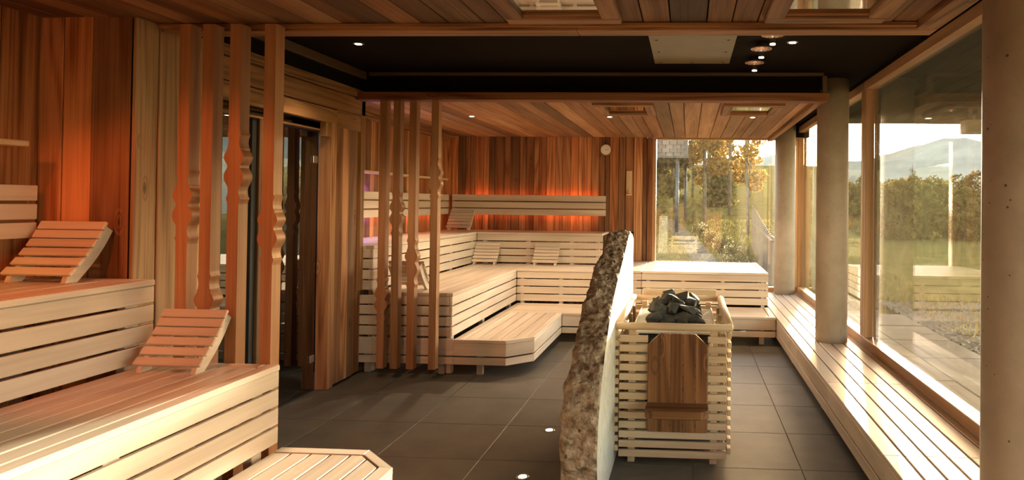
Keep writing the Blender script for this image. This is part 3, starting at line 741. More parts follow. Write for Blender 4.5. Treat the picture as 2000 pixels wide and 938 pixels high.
# ================================================================= STANDING STONE SLAB
def stone_slab():
    t = thing('standing_stone', 'tall rough conglomerate stone slab standing beside the stove', 'stone', (-.5, 4.2, 0))
    # outline (y, z) of the slab seen from the side: broken edge towards the viewer, straight back
    edge = [(3.16, 0), (3.12, .12), (3.09, .30), (3.12, .45), (3.22, .60), (3.36, .73), (3.52, .84), (3.70, .94), (3.92, 1.02), (4.12, 1.08), (4.32, 1.14), (4.50, 1.20), (4.62, 1.245), (4.76, 1.262), (4.92, 1.25), (5.02, 1.215)]
    pts = []
    for (a, b), (c, d) in zip(edge, edge[1:]):
        L = math.hypot(c - a, d - b); n = max(2, int(L / .010))
        pts += [(a + (c - a) * i / n, b + (d - b) * i / n) for i in range(n)]
    pts.append(edge[-1])
    NX = 22
    xr = -.402
    bm = bmesh.new(); rows = []
    for i, (y, z) in enumerate(pts):
        f = z / 1.26
        th = .185 - .03 * f + .02 * noise.noise((y * 3, z * 3, 2.0))
        y0, z0 = pts[max(0, i - 4)]; y1_, z1_ = pts[min(len(pts) - 1, i + 4)]
        tn = Vector((y1_ - y0, z1_ - z0)).normalized(); nn = Vector((-tn.y, tn.x))
        row = []
        for k in range(NX + 1):
            u = k / NX
            x = xr - th * u
            rnd = -.03 * (2 * u - 1) ** 4 * (1 if u > .5 else .35)
            d = rnd
            q = Vector((x * 1.0, y, z))
            if 0 < k:
                a = 1.0 if k < NX else .6
                d += a * (.020 * noise.noise(q * 11) + .012 * noise.noise(q * 30) + .006 * noise.noise(q * 70))
                vd = noise.voronoi(q * 17)[0][0]; d -= a * .022 * max(0.0, .42 - vd) / .42
            row.append(bm.verts.new((x + (.012 * noise.noise(q * 14) if k == NX else 0), y + nn.x * d, max(0.0, z + nn.y * d) if z > .001 else 0.0)))
        rows.append(row)
    for a, b in zip(rows, rows[1:]):
        for k in range(NX):
            f = bm.faces.new((a[k], a[k + 1], b[k + 1], b[k])); f.smooth = False; f.material_index = 0
    # back edge and side faces: strips down to the ground along the outline
    yb = 5.04
    def side(k, mi, xo):
        prev = None
        for row in rows:
            v = row[k]
            # rungs from the outline straight back to the rear edge
            n = 9; cur = [v]
            for j in range(1, n + 1):
                y = v.co.y + (yb - v.co.y) * j / n
                z = v.co.z
                dx = 0 if mi == 1 else .014 * noise.noise((y * 7, z * 7, 3.3))
                cur.append(bm.verts.new((v.co.x + dx, y, z)))
            if prev:
                for j in range(n):
                    f = bm.faces.new((prev[j], cur[j], cur[j + 1], prev[j + 1])); f.material_index = mi; f.smooth = False
            prev = cur
    side(0, 1, 0); side(NX, 0, 0)
    # rear face
    fr = [(xr, 0), (xr, 1.215), (xr - .16, 1.215), (xr - .2, 0)]
    f = bm.faces.new([bm.verts.new((x, yb, z)) for x, z in fr]); f.material_index = 1
    f = bm.faces.new([bm.verts.new(c) for c in ((xr, 5.02, 1.21), (xr, yb, 1.212), (xr - .16, yb, 1.212), (xr - .155, 5.02, 1.21))])
    bmesh.ops.remove_doubles(bm, verts=bm.verts[:], dist=.0005)
    bmesh.ops.recalc_face_normals(bm, faces=bm.faces[:])
    me = bpy.data.meshes.new('stone_body'); bm.to_mesh(me); bm.free(); me.materials.append(CONGLO); me.materials.append(SAWN)
    obj('stone_body', me, t)
stone_slab()

# ================================================================= STOVE
st = thing('sauna_stove', 'wood-slatted sauna stove guard with round rails and stone tray', 'sauna stove', (-.07, 4.44, 0))
SX0, SX1, SY0, SY1 = -.378, .224, 3.84, 5.04
pz = .0535
for k in range(13):
    zc = .055 + k * pz
    for yy in (SY0, SY1 - .02):
        if yy == SY0 and 3 <= k:
            box('front_slat', st, (SX0, yy, zc - .019), (-.218, yy + .02, zc + .019), W_STOVE, .002, long='x')
            box('front_slat', st, (.118, yy, zc - .019), (SX1, yy + .02, zc + .019), W_STOVE, .002, long='x')
        else:
            box('front_slat' if yy == SY0 else 'rear_slat', st, (SX0, yy, zc - .019), (SX1, yy + .02, zc + .019), W_STOVE, .002, long='x')
    zs = zc + pz / 2
    for xx in (SX0 - .026, SX1 + .004):
        box('side_slat', st, (xx, SY0 + .003, zs - .017), (xx + .022, SY1 - .003, zs + .017), W_STOVE, .002, long='y')
for x in (SX0 + .07, SX1 - .07):
    for y in (SY0 + .022, SY1 - .062):
        box('upright', st, (x - .02, y, 0), (x + .02, y + .04, .745), W_STOVE, .002, long='z')
for x in (SX0 + .012, SX1 - .012):
    for y in (SY0 + .3, 4.44, SY1 - .3):
        box('upright', st, (x - .011, y - .02, .03), (x + .011, y + .02, .745), W_STOVE, .002, long='z')
# round top rails
def rod(name, a, b, r, mat, parent, seg=14):
    a = Vector(a); b = Vector(b); c = (a + b) / 2; L = (b - a).length
    bm = bmesh.new(); bmesh.ops.create_cone(bm, cap_ends=True, segments=seg, radius1=r, radius2=r, depth=L)
    ed = [e for e in bm.edges if abs(e.verts[0].co.z - e.verts[1].co.z) < 1e-6]
    bmesh.ops.bevel(bm, geom=ed, offset=r * .3, segments=1, affect='EDGES')
    for f in bm.faces: f.smooth = abs(f.normal.z) < .5
    for v in bm.verts: v.co = Vector((v.co.z, v.co.x, v.co.y))
    me = bpy.data.meshes.new(name); bm.to_mesh(me); bm.free()
    d = (b - a).normalized(); n = Vector((0, 0, 1)) if abs(d.z) < .9 else Vector((0, 1, 0))
    return obj(name, me, parent, frame(c, d, n), mat)
zr = .768
rod('rail', (SX0 - .03, SY0 + .005, zr), (SX1 + .034, SY0 + .005, zr), .021, W_STOVE, st)
rod('rail', (SX0 - .03, SY1 - .02, zr), (SX1 + .034, SY1 - .02, zr), .021, W_STOVE, st)
rod('rail', (SX0 - .012, SY0 + .02, zr + .002), (SX0 - .012, SY1 - .03, zr + .002), .025, W_STOVE, st)
rod('rail', (SX1 + .016, SY0 + .02, zr + .002), (SX1 + .016, SY1 - .03, zr + .002), .025, W_STOVE, st)
box('rear_board', st, (SX0 + .05, SY1 + .006, .775), (SX1 - .01, SY1 + .028, .830), W_STOVE, .004, long='x')
rod('peg', (.134, SY0 - .035, .676), (.134, SY0 + .02, .676), .012, W_STOVE, st, 12)
# heater case and bar tray
c = box('heater_case', st, (-.30, 4.0, .08), (.145, 4.93, .64), CASE, .008)
box('case_top', st, (-.295, 4.005, .641), (.14, 4.925, .658), CHARCOAL, .002)
for k in range(6): box('case_slot', c, (-.24, 3.997, .16 + k * .07), (.085, 3.9995, .175 + k * .07), BLACKGAP, 0)
for k in range(27):
    y = 4.05 + k * .034
    box('tray_bar', st, (-.325, y - .009, .690), (.17, y + .009, .704), WHITEBAR, .002, long='x')
for x in (-.33, .168): box('tray_side', st, (x, 4.03, .664), (x + .007, 4.955, .712), WHITEBAR, .002, long='y')
for y in (4.2, 4.8): box('tray_foot', st, (-.32, y, .6605), (.165, y + .03, .6895), STEEL, .002, long='x')
# dark backboard with shelf on the front of the guard
h = thing('ladle_board', 'dark brown wooden board with a small shelf hung on the stove front', 'ladle holder', (-.05, SY0 - .03, .19))
bx = [-.216, -.148, -.09, -.02, .05, .116]
for a, b_ in zip(bx, bx[1:]):
    y0, y1_ = SY0 - .026, SY0 - .002
    # vertical planks, upper outer corners cut
    def topz(x): return min(.735, .735 - max(0, (-.150 - x)) * .95, .735 - max(0, (x - .048)) * .95)
    poly = [(a + .0006, .188), (b_ - .0006, .188), (b_ - .0006, topz(b_)), (a + .0006, topz(a))]
    M = frame(((a + b_) / 2, (y0 + y1_) / 2, .46), 'z', 'y'); Mi = M.inverted(); bm = bmesh.new()
    A = [bm.verts.new(Mi @ Vector((p[0], y0, p[1]))) for p in poly]; B = [bm.verts.new(Mi @ Vector((p[0], y1_, p[1]))) for p in poly]
    bm.faces.new(A); bm.faces.new(B[::-1])
    for i in range(4): bm.faces.new((A[i], B[i], B[(i + 1) % 4], A[(i + 1) % 4]))
    bmesh.ops.recalc_face_normals(bm, faces=bm.faces[:]); bmesh.ops.bevel(bm, geom=bm.edges[:], offset=.0015, segments=1, affect='EDGES')
    me = bpy.data.meshes.new('plank'); bm.to_mesh(me); bm.free(); obj('plank', me, h, M, W_DARK)
ys = SY0 - .027; yf = SY0 - .19
prism('shelf', h, [(-.222, ys), (.122, ys), (.122, yf + .035), (.080, yf), (-.180, yf), (-.222, yf + .035)], .308, .352, W_DARK, 'x', .004)

# stones, each its own rock
STN = []
def stone_mesh(seed):
    r = random.Random(seed); bm = bmesh.new()
    for _ in range(15):
        v = Vector((r.gauss(0, 1), r.gauss(0, 1), r.gauss(0, 1))).normalized() * r.uniform(.75, 1.05)
        bm.verts.new((v.x * .052 * r.uniform(.9, 1.25), v.y * .042, v.z * .032))
    bmesh.ops.convex_hull(bm, input=bm.verts[:])
    for v in [v for v in bm.verts if not v.link_faces]: bm.verts.remove(v)
    bmesh.ops.bevel(bm, geom=bm.edges[:], offset=.002, segments=1, affect='EDGES')
    me = bpy.data.meshes.new('stove_stone'); bm.to_mesh(me); bm.free(); me.materials.append(LAVA); return me
SM = [stone_mesh(s) for s in range(12)]
rs = random.Random(11)
spots = []
for lay, (z, nx, ny, ex, ey) in enumerate(((.742, 4, 6, .16, .38), (.800, 3, 4, .13, .28), (.845, 2, 2, .07, .15))):
    for i in range(nx):
        for j in range(ny):
            fx = (i + .5) / nx * 2 - 1; fy = (j + .5) / ny * 2 - 1
            spots.append((-.08 + fx * ex + rs.uniform(-.012, .012), 4.50 + fy * ey + rs.uniform(-.015, .015), z + rs.uniform(-.006, .008)))
for i, p in enumerate(spots):
    o = bpy.data.objects.new('stove_stone', SM[i % 12]); COL.objects.link(o)
    o.location = p; o.rotation_euler = (rs.uniform(-.5, .5), rs.uniform(-.5, .5), rs.uniform(0, 6.28)); o.scale = [rs.uniform(1.25, 1.75)] * 3
    props(o, 'angular dark grey stone heaped on the stove tray', 'stone', 'stones heaped on the stove')

# ================================================================= SMALL WALL THINGS
t = thing('thermometer', 'round white dial thermometer on the back plank wall', 'thermometer', (-1.113, 9.13, 2.174))
cyl('case', t, (-1.113, 9.133, 2.174), .082, .032, W_DARK, 40, ax='-y', bev=.004)
cyl('dial', t, (-1.113, 9.115, 2.174), .068, .005, WHITEDIAL, 40, ax='-y')
for k in range(12):
    a = math.pi * 2 * k / 12
    board('tick', t, (-1.113 + .055 * math.sin(a), 9.1118, 2.174 + .055 * math.cos(a)), .012, .003, .001, (math.sin(a), 0, math.cos(a)), '-y', CHARCOAL, 0)
board('needle', t, (-1.10, 9.1113, 2.176), .05, .004, .001, (1, 0, .15), '-y', CHARCOAL, 0)
t = thing('sand_timer', 'narrow wooden sand timer on the back wall beside the window', 'sand timer', (-.797, 9.13, 1.56))
box('backing', t, (-.835, 9.128, 1.563), (-.760, 9.148, 1.894), W_STOVE, .004)
box('cap', t, (-.828, 9.085, 1.875), (-.767, 9.127, 1.892), W_STOVE, .003); box('cap', t, (-.828, 9.085, 1.566), (-.767, 9.127, 1.583), W_STOVE, .003)
lathe('glass_bulb', t, (-.797, 9.106, 1.729), [(.016, -.145), (.017, -.10), (.012, -.04), (.003, 0), (.012, .04), (.017, .10), (.016, .145)], GLASS_T, 20)
lathe('sand', t, (-.797, 9.106, 1.585), [(.013, 0), (.013, .035), (.002, .055)], SAND, 16)

# ================================================================= CEILING FITTINGS
def heater_panel(x0, x1, y0, y1, z, label, rim=.085, drop=.035, depth=.02):
    t = thing('ceiling_heat_panel', label, 'ceiling panel', ((x0 + x1) / 2, (y0 + y1) / 2, z), 'framed ceiling panels')
    for a, b_, lg in (((x0, y0), (x1, y0 + rim), 'x'), ((x0, y1 - rim), (x1, y1), 'x'), ((x0, y0 + rim), (x0 + rim, y1 - rim), 'y'), ((x1 - rim, y0 + rim), (x1, y1 - rim), 'y')):
        box('frame_board', t, (*a, z - drop), (*b_, z), W_TRIM, .006, long=lg)
    i = rim - .0
    box('inner_frame', t, (x0 + i, y1 - i - .018, z - .022), (x1 - i, y1 - i, z), W_TRIM, .002, long='x'); box('inner_frame', t, (x0 + i, y0 + i, z - .022), (x1 - i, y0 + i + .018, z), W_TRIM, .002, long='x')
    box('glass_plate', t, (x0 + i, y0 + i + .019, z - .012), (x1 - i, y1 - i - .019, z - .006), MIRROR, 0)
heater_panel(-.845, -.315, 2.30, 3.135, 2.323, 'framed mirror-like ceiling panel reflecting benches, above the stone slab')
heater_panel(.335, .870, 2.30, 3.135, 2.323, 'framed mirror-like ceiling panel reflecting pillars, nearest the windows')
heater_panel(-.85, -.315, 5.90, 6.62, 2.343, 'framed panel in the back ceiling on the thermometer side')
heater_panel(.30, .825, 5.90, 6.60, 2.343, 'framed panel in the back ceiling towards the back window')

t = thing('ceiling_plate', 'square bronze access plate screwed to the black ceiling', 'access plate', (.016, 4.77, 2.53))
box('sheet', t, (-.267, 4.29, 2.530), (.299, 5.20, 2.538), PLATE, .002)
for x, y in ((-.22, 4.45), (-.22, 4.80), (-.22, 5.15), (.25, 4.45), (.25, 4.80), (.25, 5.15), (.016, 5.16)):
    cyl('screw', t, (x, y, 2.529), .010, .003, CHARCOAL, 10)
ROSE = plain('copper_rose', (.42, .22, .12), .4, .6)
for x, y, lab in ((.476, 4.58, 'round copper ceiling fitting with a hanging lit glass tube, the nearer one'), (.474, 5.03, 'round copper ceiling fitting with a hanging lit glass tube, the farther one'), (.505, 4.20, 'round copper ceiling fitting whose lit tube just shows below the border')):
    t = thing('tube_pendant', lab, 'pendant lamp', (x, y, 2.50), 'tube pendants in the black ceiling')
    cyl('rose', t, (x, y, 2.503), .070, .008, ROSE, 32)
    for k in range(10):
        a = 2 * math.pi * k / 10; cyl('rivet', t, (x + .055 * math.cos(a), y + .055 * math.sin(a), 2.498), .004, .003, CHARCOAL, 8)
    cyl('stem', t, (x, y, 2.523), .03, .033, CHARCOAL, 20)
    cyl('glass_tube', t, (x, y, 2.472), .017, .052, GLASS_T, 20)
    cyl('light_tip', t, (x, y, 2.444), .017, .006, LAMP_ROD, 20)

def spot(parent, loc, to, power, col, size, blend=.6, r=.03):
    d = bpy.data.lights.new('spot', 'SPOT'); d.energy = power; d.color = col; d.spot_size = math.radians(size); d.spot_blend = blend; d.shadow_soft_size = r
    o = bpy.data.objects.new('bulb', d); COL.objects.link(o)
    M = Matrix.Translation(loc) @ (Vector(to) - Vector(loc)).to_track_quat('-Z', 'Y').to_matrix().to_4x4()
    o.parent = parent; o.matrix_basis = Matrix.Translation(-base_loc(parent)) @ M
    return o
def downlight(x, y, z, label, power, col=(1.0, .72, .42), size=110, to=None, lens=LAMP_WARM, r=.038):
    t = thing('ceiling_downlight', label, 'downlight', (x, y, z), 'recessed ceiling downlights')
    lathe('trim_ring', t, (x, y, z), [(r * .62, -.001), (r * .62, -.004), (r, -.004), (r * 1.02, -.0005)], STEEL, 28)
    cyl('lens', t, (x, y, z - .0052), r * .58, .002, lens, 24)
    spot(t, (x, y, z - .02), to or (x, y, 0), power, col, size)
Zd, Zb = 2.54, 2.345
downlight(-2.284, 4.576, Zd, 'recessed downlight in the black ceiling near the glass door', 36)
downlight(.678, 4.55, Zd, 'recessed downlight in the black ceiling beside the tube pendants', 22)
downlight(-2.253, 6.96, Zb, 'recessed downlight in the back plank ceiling above the corner', 80)
downlight(-.814, 6.95, Zb, 'recessed downlight in the back plank ceiling, the middle one', 80)
downlight(.641, 6.94, Zb, 'recessed downlight in the back plank ceiling nearest the window', 40)
ZN = 2.323
LAMP_ORANGE = plain('lamp_lens_orange', (1, .4, .15), .3, emit=(1.0, .22, .04), es=12)
ORANGE = (1.0, .21, .055)
downlight(-2.2, 1.35, ZN, 'unseen orange lamp added in the near ceiling to tint the carved posts', 68, ORANGE, 56, (-2.35, 3.15, .98), LAMP_ORANGE)  # out of view, added for the orange light on posts and end wall
downlight(-2.75, 1.75, ZN, 'unseen orange lamp added in the near ceiling to tint the end plank wall', 18, ORANGE, 54, (-2.92, 3.1, 1.0), LAMP_ORANGE)
downlight(-.6, 1.2, ZN, 'unseen warm fill lamp added in the near ceiling above the viewer', 34)  # out of view, added as fill for the near bench, stove and pillar
downlight(.3, 1.2, ZN, 'unseen warm fill lamp added in the near ceiling beside the viewer', 75)
for x, y, lab in ((-.872, 4.345, 'small round floor light left of the standing stone'), (-.862, 3.60, 'small round floor light cut by the lower picture edge')):
    t = thing('floor_light', lab, 'floor light', (x, y, 0), 'recessed floor lights')
    lathe('trim_ring', t, (x, y, 0), [(.020, .0005), (.020, .003), (.034, .003), (.036, .0005)], STEEL, 24)
    cyl('lens', t, (x, y, .0035), .0195, .003, LAMP_ROD, 20)
    spot(t, (x, y, .02), (x + .25, y, 1.0), 3, (1.0, .75, .45), 80, r=.02)

# ================================================================= OUTSIDE
def leaf_mat(name, c0, c1):
    M_ = bpy.data.materials.new(name); M_.use_nodes = True; nt = M_.node_tree; nd = nt.nodes; lk = nt.links
    nd.remove(nd['Principled BSDF'])
    tc = N(nd, 'ShaderNodeTexCoord'); n1 = N(nd, 'ShaderNodeTexNoise'); n1.inputs['Scale'].default_value = 3; lk.new(tc.outputs['Object'], n1.inputs[0])
    rp = ramp(nd, [(.35, c0), (.65, c1)]); lk.new(n1.outputs[0], rp.inputs[0])
    a = N(nd, 'ShaderNodeBsdfDiffuse'); b_ = N(nd, 'ShaderNodeBsdfTranslucent'); mx = N(nd, 'ShaderNodeMixShader'); mx.inputs[0].default_value = .5
    lk.new(rp.outputs[0], a.inputs[0]); lk.new(rp.outputs[0], b_.inputs[0]); lk.new(a.outputs[0], mx.inputs[1]); lk.new(b_.outputs[0], mx.inputs[2])
    lk.new(mx.outputs[0], nd['Material Output'].inputs['Surface']); return M_
LEAF_A = leaf_mat('autumn_leaf', (.16, .09, .025), (.34, .20, .05))
LEAF_G = leaf_mat('veiled_green_leaf', (.085, .07, .022), (.17, .135, .04))  # browned: the sunlit dust veil is put into the leaf colour
LEAF_D = leaf_mat('veiled_dark_leaf', (.05, .042, .016), (.09, .072, .026))  # same veil tint mixed into the darker leaves
LEAF_W = leaf_mat('pale_blossom', (.6, .52, .35), (.8, .74, .6))
BARK = mottled('bark', (.06, .04, .025), (.16, .11, .07), 12, rough=.9, bump=.5, dist=.02)
LAWN = mottled('lawn', (.066, .050, .014), (.120, .092, .027), 1.5, rough=1, bump=.12, bscale=60, dist=.01, spec=0)
HILLM = mottled('hazed_meadow_slope', (.20, .18, .14), (.30, .27, .21), .02, rough=1, bump=0, spec=0)  # lightened base colour stands in for haze on the far slopes
GRAVEL = mottled('gravel', (.05, .043, .034), (.13, .115, .092), 9, rough=.95, bump=.8, bscale=70, dist=.02, spec=.1)

PAVING = mottled('terrace_paving', (.07, .062, .052), (.12, .108, .092), 4, rough=.95, bump=.2, bscale=50, spec=.05)
def ss(a, b, x):
    t = np.clip((x - a) / (b - a), 0, 1); return t * t * (3 - 2 * t)
def ground(x, y):
    x = np.asarray(x, float); y = np.asarray(y, float)
    s = x - .2 * (y - 9)
    w = ss(.3, 4.0, s)
    up = .075 * np.maximum(0, y - 11.0)
    dn = -.02 * np.maximum(0, y - 36)
    return -.08 + (1 - w) * np.minimum(up, 9) + w * dn
def G(x, y): return float(ground(x, y))
def grid_mesh(name, xs, ys, zf, mat, smooth=True):
    X, Y_ = np.meshgrid(xs, ys); Z = zf(X, Y_)
    v = np.stack([X, Y_, Z], -1).reshape(-1, 3); nx, ny = len(xs), len(ys)
    i = np.arange((ny - 1) * (nx - 1)); r, c = i // (nx - 1), i % (nx - 1); a = r * nx + c
    f = np.stack([a, a + 1, a + nx + 1, a + nx], 1)
    me = bpy.data.meshes.new(name); me.from_pydata(v.tolist(), [], f.tolist())
    for p in me.polygons: p.use_smooth = smooth
    me.materials.append(mat); return me
xs = np.unique(np.concatenate([np.linspace(-60, -8, 14), np.linspace(-8, 24, 65), np.linspace(24, 160, 30)]))
ys = np.unique(np.concatenate([np.linspace(9.42, 45, 72), np.linspace(45, 240, 40)]))
o = obj('ground_garden', grid_mesh('ground_garden', xs, ys, ground, LAWN)); props(o, 'green garden lawn sloping outside the windows', None, None, 'structure')
xs2 = np.linspace(2.95, 60, 40); ys2 = np.linspace(-30, 9.42, 40)
o = obj('ground_side', grid_mesh('ground_side', xs2, ys2, lambda x, y: -.08 + 0 * x, LAWN)); props(o, 'lawn beside the terrace outside the tall windows', None, None, 'structure')
tr = thing('terrace', 'stone slab terrace outside the tall windows', None, (2.3, 4, -.1), kind='structure')
rt = random.Random(5)
for k, y in enumerate(np.arange(-3.0, 9.4, .9)):
    for j in range(2):
        box('slab', tr, (1.64 + j * .66, y + .004, -.12), (1.64 + (j + 1) * .66 - .006, y + .893, -.03 + rt.uniform(-.003, .003)), PAVING, .006)
# gravel edge between terrace and lawn with low tufts
o = obj('gravel_bed', grid_mesh('gravel_bed', np.linspace(2.97, 4.6, 60), np.linspace(-2, 11, 200), lambda x, y: -.045 + .02 * np.sin(x * 31) * np.sin(y * 23) + .012 * np.sin(x * 67 + y * 41), GRAVEL)); props(o, 'uneven gravel bed beyond the terrace slabs', 'gravel', None, 'stuff')
def blades(name, pts, hh, lean, mat, wd=.012, seed=1):
    r = np.random.default_rng(seed); n = len(pts); pts = np.asarray(pts, float)
    a = r.uniform(0, 2 * np.pi, n); L = r.uniform(.4, 1.0, n) * hh
    d = np.stack([np.cos(a), np.sin(a), 0 * a], 1); l = np.stack([np.cos(a + 1.57), np.sin(a + 1.57), 0 * a], 1)
    b0 = pts - d * wd; b1 = pts + d * wd; tp = pts + l * (lean * L)[:, None] + np.array([0, 0, 1]) * L[:, None]
    v = np.stack([b0, b1, tp], 1).reshape(-1, 3); f = np.arange(3 * n).reshape(-1, 3)
    me = bpy.data.meshes.new(name); me.from_pydata(v.tolist(), [], f.tolist()); me.materials.append(mat); return me
r0 = np.random.default_rng(3)
gp = np.stack([r0.uniform(3.2, 9, 9000), r0.uniform(1, 11.5, 9000), np.full(9000, -.07)], 1)
o = obj('rough_grass', blades('rough_grass', gp, .16, .5, LEAF_G)); props(o, 'rough grass tufts beyond the gravel bed', 'grass', None, 'stuff')
gx = r0.uniform(-2.2, 4.5, 14000); gy = r0.uniform(10, 24, 14000)
gp = np.stack([gx, gy, ground(gx, gy)], 1)
o = obj('lawn_grass', blades('lawn_grass', gp, .10, .5, LEAF_G, .01, 4)); props(o, 'grass blades on the garden slope behind the back window', 'grass', None, 'stuff')

def leaf_cloud(name, blobs, n, size, mat, seed):
    """leaf quads scattered through ellipsoids (cx, cy, cz, rx, ry, rz), more of them towards the skin"""
    r = np.random.default_rng(seed); vol = np.array([b[3] * b[4] * b[5] for b in blobs]); k = r.choice(len(blobs), n, p=vol / vol.sum()); B = np.array(blobs)[k]
    d = r.normal(size=(n, 3)); d /= np.linalg.norm(d, axis=1)[:, None]; rad = r.uniform(.25, 1, n) ** .45
    c = B[:, :3] + d * B[:, 3:] * rad[:, None]
    u = r.normal(size=(n, 3)); u /= np.linalg.norm(u, axis=1)[:, None]; w = np.cross(u, r.normal(size=(n, 3))); w /= np.linalg.norm(w, axis=1)[:, None]
    s = (r.uniform(.6, 1.2, n) * size)[:, None]
    v = np.stack([c - u * s, c - w * s * .45, c + u * s, c + w * s * .45], 1).reshape(-1, 3); f = np.arange(4 * n).reshape(-1, 4)
    me = bpy.data.meshes.new(name); me.from_pydata(v.tolist(), [], f.tolist()); me.materials.append(mat); return me
def limb_mesh(segs, mat, seg=7):
    bm = bmesh.new()
    for a, b, r0_, r1_ in segs:
        a = Vector(a); b = Vector(b); q = Vector((0, 0, 1)).rotation_difference((b - a).normalized())
        A = [bm.verts.new(a + q @ Vector((r0_ * math.cos(2 * math.pi * k / seg), r0_ * math.sin(2 * math.pi * k / seg), 0))) for k in range(seg)]
        B = [bm.verts.new(b + q @ Vector((r1_ * math.cos(2 * math.pi * k / seg), r1_ * math.sin(2 * math.pi * k / seg), 0))) for k in range(seg)]
        for k in range(seg): bm.faces.new((A[k], A[(k + 1) % seg], B[(k + 1) % seg], B[k])).smooth = True
        bm.faces.new(A[::-1]); bm.faces.new(B)
    me = bpy.data.meshes.new('trunk'); bm.to_mesh(me); bm.free(); me.materials.append(mat); return me
def broad_tree(x, y, h, rad, label, seed, n=2600, mat=None, leaf=.09, crown0=.3, group='garden trees'):
    r = random.Random(seed); z = G(x, y)
    t = thing('broadleaf_tree', label, 'tree', (x, y, z), group)
    segs = [((0, 0, -.2), (r.uniform(-.1, .1), r.uniform(-.1, .1), h * .45), .013 * h ** .8, .010 * h ** .8)]
    top = segs[0][1]; segs.append((top, (r.uniform(-.2, .2), r.uniform(-.2, .2), h * .92), .010 * h ** .8, .004))
    blobs = []
    nb = 16
    for i in range(nb):
        f = crown0 + (1 - crown0) * (i + .5) / nb; a = i * 2.4 + r.uniform(-.4, .4)
        rr = rad * (math.sin(math.pi * (.12 + .85 * (f - crown0) / (1 - crown0))) ** .7) * r.uniform(.6, 1.0)
        e = (math.cos(a) * rr * .75, math.sin(a) * rr * .75, h * f)
        s0 = (0, 0, h * max(.15, f - .15)); segs.append((s0, e, .006 * h ** .6, .003))
        q = rad * r.uniform(.25, .42); blobs.append((*e, q, q, q * .8))
    me = limb_mesh(segs, BARK); o = bpy.data.objects.new('trunk', me); COL.objects.link(o); o.parent = t
    me = leaf_cloud('crown', blobs, n, leaf, mat or LEAF_A, seed); o = bpy.data.objects.new('crown', me); COL.objects.link(o); o.parent = t
    return t
def spruce(x, y, h, rad, label, seed, group, n=3500, mat=None):
    r = random.Random(seed); z = G(x, y); t = thing('spruce', label, 'tree', (x, y, z), group)
    o = bpy.data.objects.new('trunk', limb_mesh([((0, 0, -.2), (0, 0, h * .97), .02 * h, .01)], BARK)); COL.objects.link(o); o.parent = t
    blobs = []
    L = int(h * 3)
    for i in range(L):
        f = .08 + .92 * i / L; k = 7 if f < .8 else 4
        for j in range(k):
            a = j * 6.283 / k + i * .7; rr = rad * (1 - f) * r.uniform(.75, 1.1) + .03
            blobs.append((math.cos(a) * rr * .5, math.sin(a) * rr * .5, h * f - rr * .15 + r.uniform(-.1, .1), rr * .5 + .03, rr * .5 + .03, .24 * h / 5))
    o = bpy.data.objects.new('crown', leaf_cloud('crown', blobs, n, .085, mat or LEAF_D, seed)); COL.objects.link(o); o.parent = t
    return t
g = 'trees behind the back window'
broad_tree(.55, 23, 8.0, 1.25, 'golden backlit birch behind the shingled roof edge', 41, 9000, leaf=.075, crown0=.22, group=g)
broad_tree(1.55, 26, 9.0, 1.35, 'golden backlit birch in the middle of the back window', 42, 10000, leaf=.075, crown0=.2, group=g)
broad_tree(1.75, 20, 7.0, .8, 'sparse golden tree near the far corner pillar', 43, 5000, leaf=.06, crown0=.22, group=g)
broad_tree(-1.1, 30, 6.0, 1.3, 'leafy tree behind the steel post in the garden', 44, 8000, LEAF_G, crown0=.1, group=g)
broad_tree(.2, 36, 9.5, 1.8, 'tall tree on the slope behind the birches', 46, 9000, LEAF_G, leaf=.11, crown0=.1, group=g)
spruce(1.35, 30, 4.6, 1.0, 'dark conifer between the birches in the back window', 45, g, n=7000, mat=LEAF_G)
broad_tree(.95, 33, 7.0, 1.5, 'brown-leaved tree low between the birch trunks', 47, 9000, LEAF_A, leaf=.09, crown0=.05, group=g)
broad_tree(2.9, 34, 7.5, 1.3, 'golden tree far up the slope beside the far corner pillar', 48, 7000, LEAF_A, leaf=.08, crown0=.08, group=g)
broad_tree(-.55, 27, 5.0, 1.0, 'leafy tree under the shingled roof edge', 49, 7000, LEAF_G, leaf=.08, crown0=.08, group=g)
# hedge
t = thing('hedge', 'dark clipped hedge behind the steel post', 'hedge', (-.9, 22.5, G(-.9, 22.5)), None)
me = leaf_cloud('foliage', [(-.9 + .25 * i - .9, 0, .35 + .5 * j, .3, .35, .34) for i in range(8) for j in range(3)], 9000, .05, LEAF_G, 8)
o = bpy.data.objects.new('foliage', me); COL.objects.link(o); o.parent = t
# flowering shrubs along the slope
rf = random.Random(2)
for i, (x, y, s, lab) in enumerate(((.62, 17.5, .34, 'pale flowering shrub highest up the garden path'), (.78, 16.0, .36, 'pale flowering shrub below the highest one'), (.92, 14.6, .36, 'pale flowering shrub in the middle of the path edge'),
                                    (1.02, 13.2, .36, 'pale flowering shrub near the fence boards'), (1.10, 12.0, .34, 'pale flowering shrub lowest by the back window'), (.35, 19.2, .35, 'green shrub at the top of the garden path'))):
    z = G(x, y); t = thing('flowering_shrub', lab, 'shrub', (x, y, z), 'shrubs along the garden path')
    bl = [(rf.uniform(-.18, .18), rf.uniform(-.2, .2), s * rf.uniform(.25, .9), .13, .13, .13) for _ in range(9)]
    o = bpy.data.objects.new('foliage', leaf_cloud('foliage', bl, 900, .035, LEAF_G, 60 + i)); COL.objects.link(o); o.parent = t
    o = bpy.data.objects.new('blossom', leaf_cloud('blossom', bl, 260, .022, LEAF_W, 80 + i)); COL.objects.link(o); o.parent = t
    stems = [((0, 0, -.03), (b_[0], b_[1], b_[2]), .008, .003) for b_ in bl]
    o = bpy.data.objects.new('stem', limb_mesh(stems, BARK, 5)); COL.objects.link(o); o.parent = t
